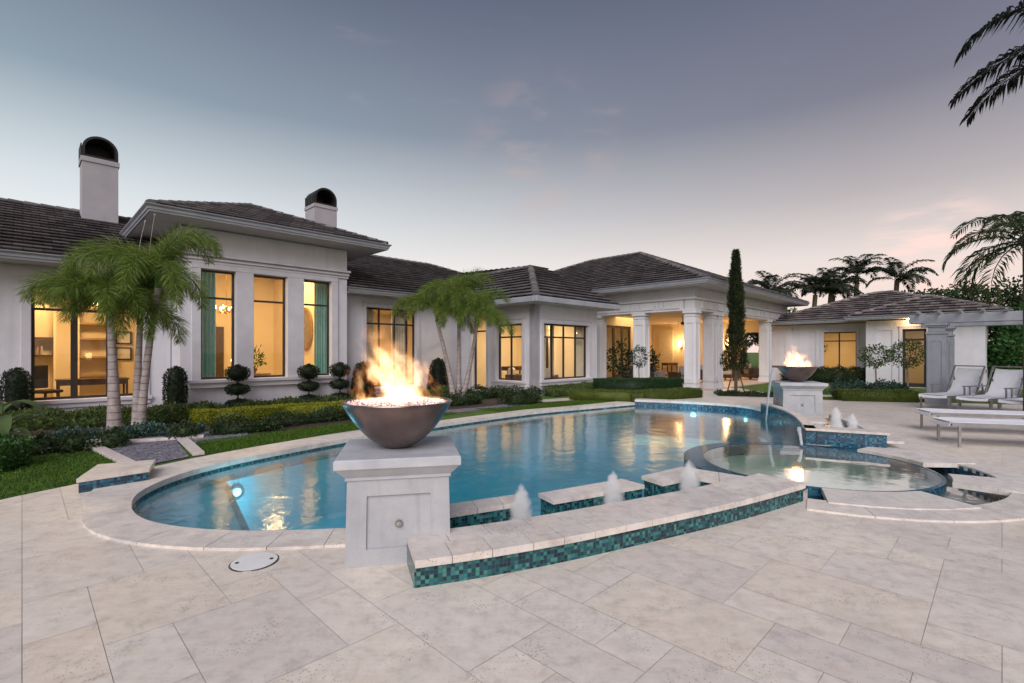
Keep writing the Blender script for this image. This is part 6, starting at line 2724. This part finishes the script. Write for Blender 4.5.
def sofa(u, v, rz, w_, mat, label, cat='sofa', name='sofa', group=None):
    e = empty(name, at(u, v, .035), RZ + rz)
    tag(e, label, cat, group)
    m = MB()
    m.box(-w_ / 2, w_ / 2, -.4, .4, .12, .30)
    m.build('frame', 'dark_wood', e, bevel=.02)
    n = 1 if w_ < 1.1 else 2
    sw = (w_ - .3) / n
    for k in range(n):
        x0 = -w_ / 2 + .15 + k * sw
        m = MB()
        m.box(x0 + .01, x0 + sw - .01, -.42, .24, .302, .46)
        m.build('seat', mat, e, bevel=.05)
        m = MB()
        m.box(x0 + .01, x0 + sw - .01, .14, .36, .465, .86)
        m.build('backrest', mat, e, bevel=.07)
    for s_ in (-1, 1):
        m = MB()
        m.box(s_ * (w_ / 2 - .07) - .07, s_ * (w_ / 2 - .07) + .07, -.4, .4, .302, .62)
        m.build('armrest', mat if w_ > 1.1 else 'dark_wood', e, bevel=.03)
        for y in (-.34, .34):
            m = MB()
            m.box(s_ * (w_ / 2 - .08) - .03, s_ * (w_ / 2 - .08) + .03, y - .03, y + .03, 0, .119)
            m.build('leg', 'dark_wood', e)
    return e


sofa(13.0, -2.9, R(90), 1.9, 'grey_fabric', 'grey sofa behind the left loggia pillar', group='loggia sofas')
sofa(16.8, -.6, R(0), 2.1, 'beige_fabric', 'beige sofa facing the pool in the middle of the loggia', group='loggia sofas')
sofa(16.2, -4.0, R(200), .95, 'beige_fabric', 'beige armchair seen between the corner pillar and the middle pillar', 'armchair', 'armchair', 'loggia armchairs')
sofa(12.9, -4.9, R(150), .95, 'grey_fabric', 'grey armchair just behind the corner pillar', 'armchair', 'armchair', 'loggia armchairs')
sofa(6.1, -1.6, R(30), .8, 'beige_fabric', 'beige chair behind the narrow left bay window', 'armchair', 'armchair')
sofa(6.4, -2.75, R(-60), .8, 'beige_fabric', 'beige chair low behind the wide bay window', 'armchair', 'armchair')
table(6.9, -.6, 1.2, .5, .9, 'dark_wood', 'dark kitchen counter deep inside the bay', 'counter', 'counter')
lampstand(1.35, 2.8, .55, 'added lit lamp for light falloff behind the window beyond the flame')  # lamp added to give the room light some falloff
table(1.35, 2.8, .6, .5, .52, 'dark_wood', 'small dark side table behind the window beyond the flame', 'side_table')
sofa(20.4, -5.1, R(60), .85, 'beige_fabric', 'pale cushioned armchair before the loggia end opening', 'armchair', 'armchair', 'loggia armchairs')
sofa(18.8, -4.6, R(-90), .85, 'beige_fabric', 'dark framed armchair right of the cypress', 'armchair', 'armchair', 'loggia armchairs')
table(14.6, -2.9, 1.3, .8, .45, 'warm_wood', 'low wooden coffee table among the loggia sofas', 'coffee_table', 'table')
table(20.9, -.2, 1.3, .45, .82, 'dark_wood', 'dark sideboard at the loggia end wall', 'sideboard', 'sideboard')
# ceiling fan
e = empty('ceiling_fan', at(15.6, -3.6, 2.92))
tag(e, 'dark ceiling fan hanging in the loggia', 'ceiling fan')
m = MB()
m.tube([(0, 0, 0), (0, 0, .34)], .018, 8)
m.lathe([(0, -.10), (.08, -.07), (.11, 0), (.07, .06), (0, .08)], 16)
m.build('motor', 'black_iron', e, smooth=True)
for k in range(5):
    a = k * 1.2566 + .3
    m = MB()
    m.bar((.1 * math.cos(a), .1 * math.sin(a), .0), (.72 * math.cos(a), .72 * math.sin(a), .02), .13, .012)
    m.build('blade', 'dark_wood', e)
# dark hearth cabinet behind the pillars
e = empty('media_wall', at(17.6, 1.2, .035), RZ)
# potted plants at the left loggia opening
bpy.data.objects.remove(e)
for (u, v, h, lab) in ((11.5, -2.6, 1.75, 'tall leafy potted plant at the left end of the loggia'), (12.3, -3.5, 1.45, 'leafy potted plant just left of the loggia pillar')):
    e = empty('potted_plant', at(u, v, .035))
    tag(e, lab, 'potted plant', 'potted plants in the loggia')
    m = MB()
    m.lathe([(0, 0), (.17, 0), (.24, .42), (.26, .45), (.22, .45), (0, .38)], 20)
    m.build('pot', 'dark_wood', e, smooth=True)
    m = MB()
    for k in range(5):
        a = k * 1.3
        m.tube([(0, 0, .4), (.1 * math.cos(a), .1 * math.sin(a), h * .55), (.25 * math.cos(a), .25 * math.sin(a), h * .9)], [.018, .012, .006], 5)
    m.build('stem', 'trunk_brown', e)
    blob([(0, .5), (.25, .6), (.42, h * .6), (.36, h * .9), (0, h * 1.05)], 420, .2, 'leaf_dark', 'foliage', e, (0, 0, 0), .10, core=False, aspect=.4)
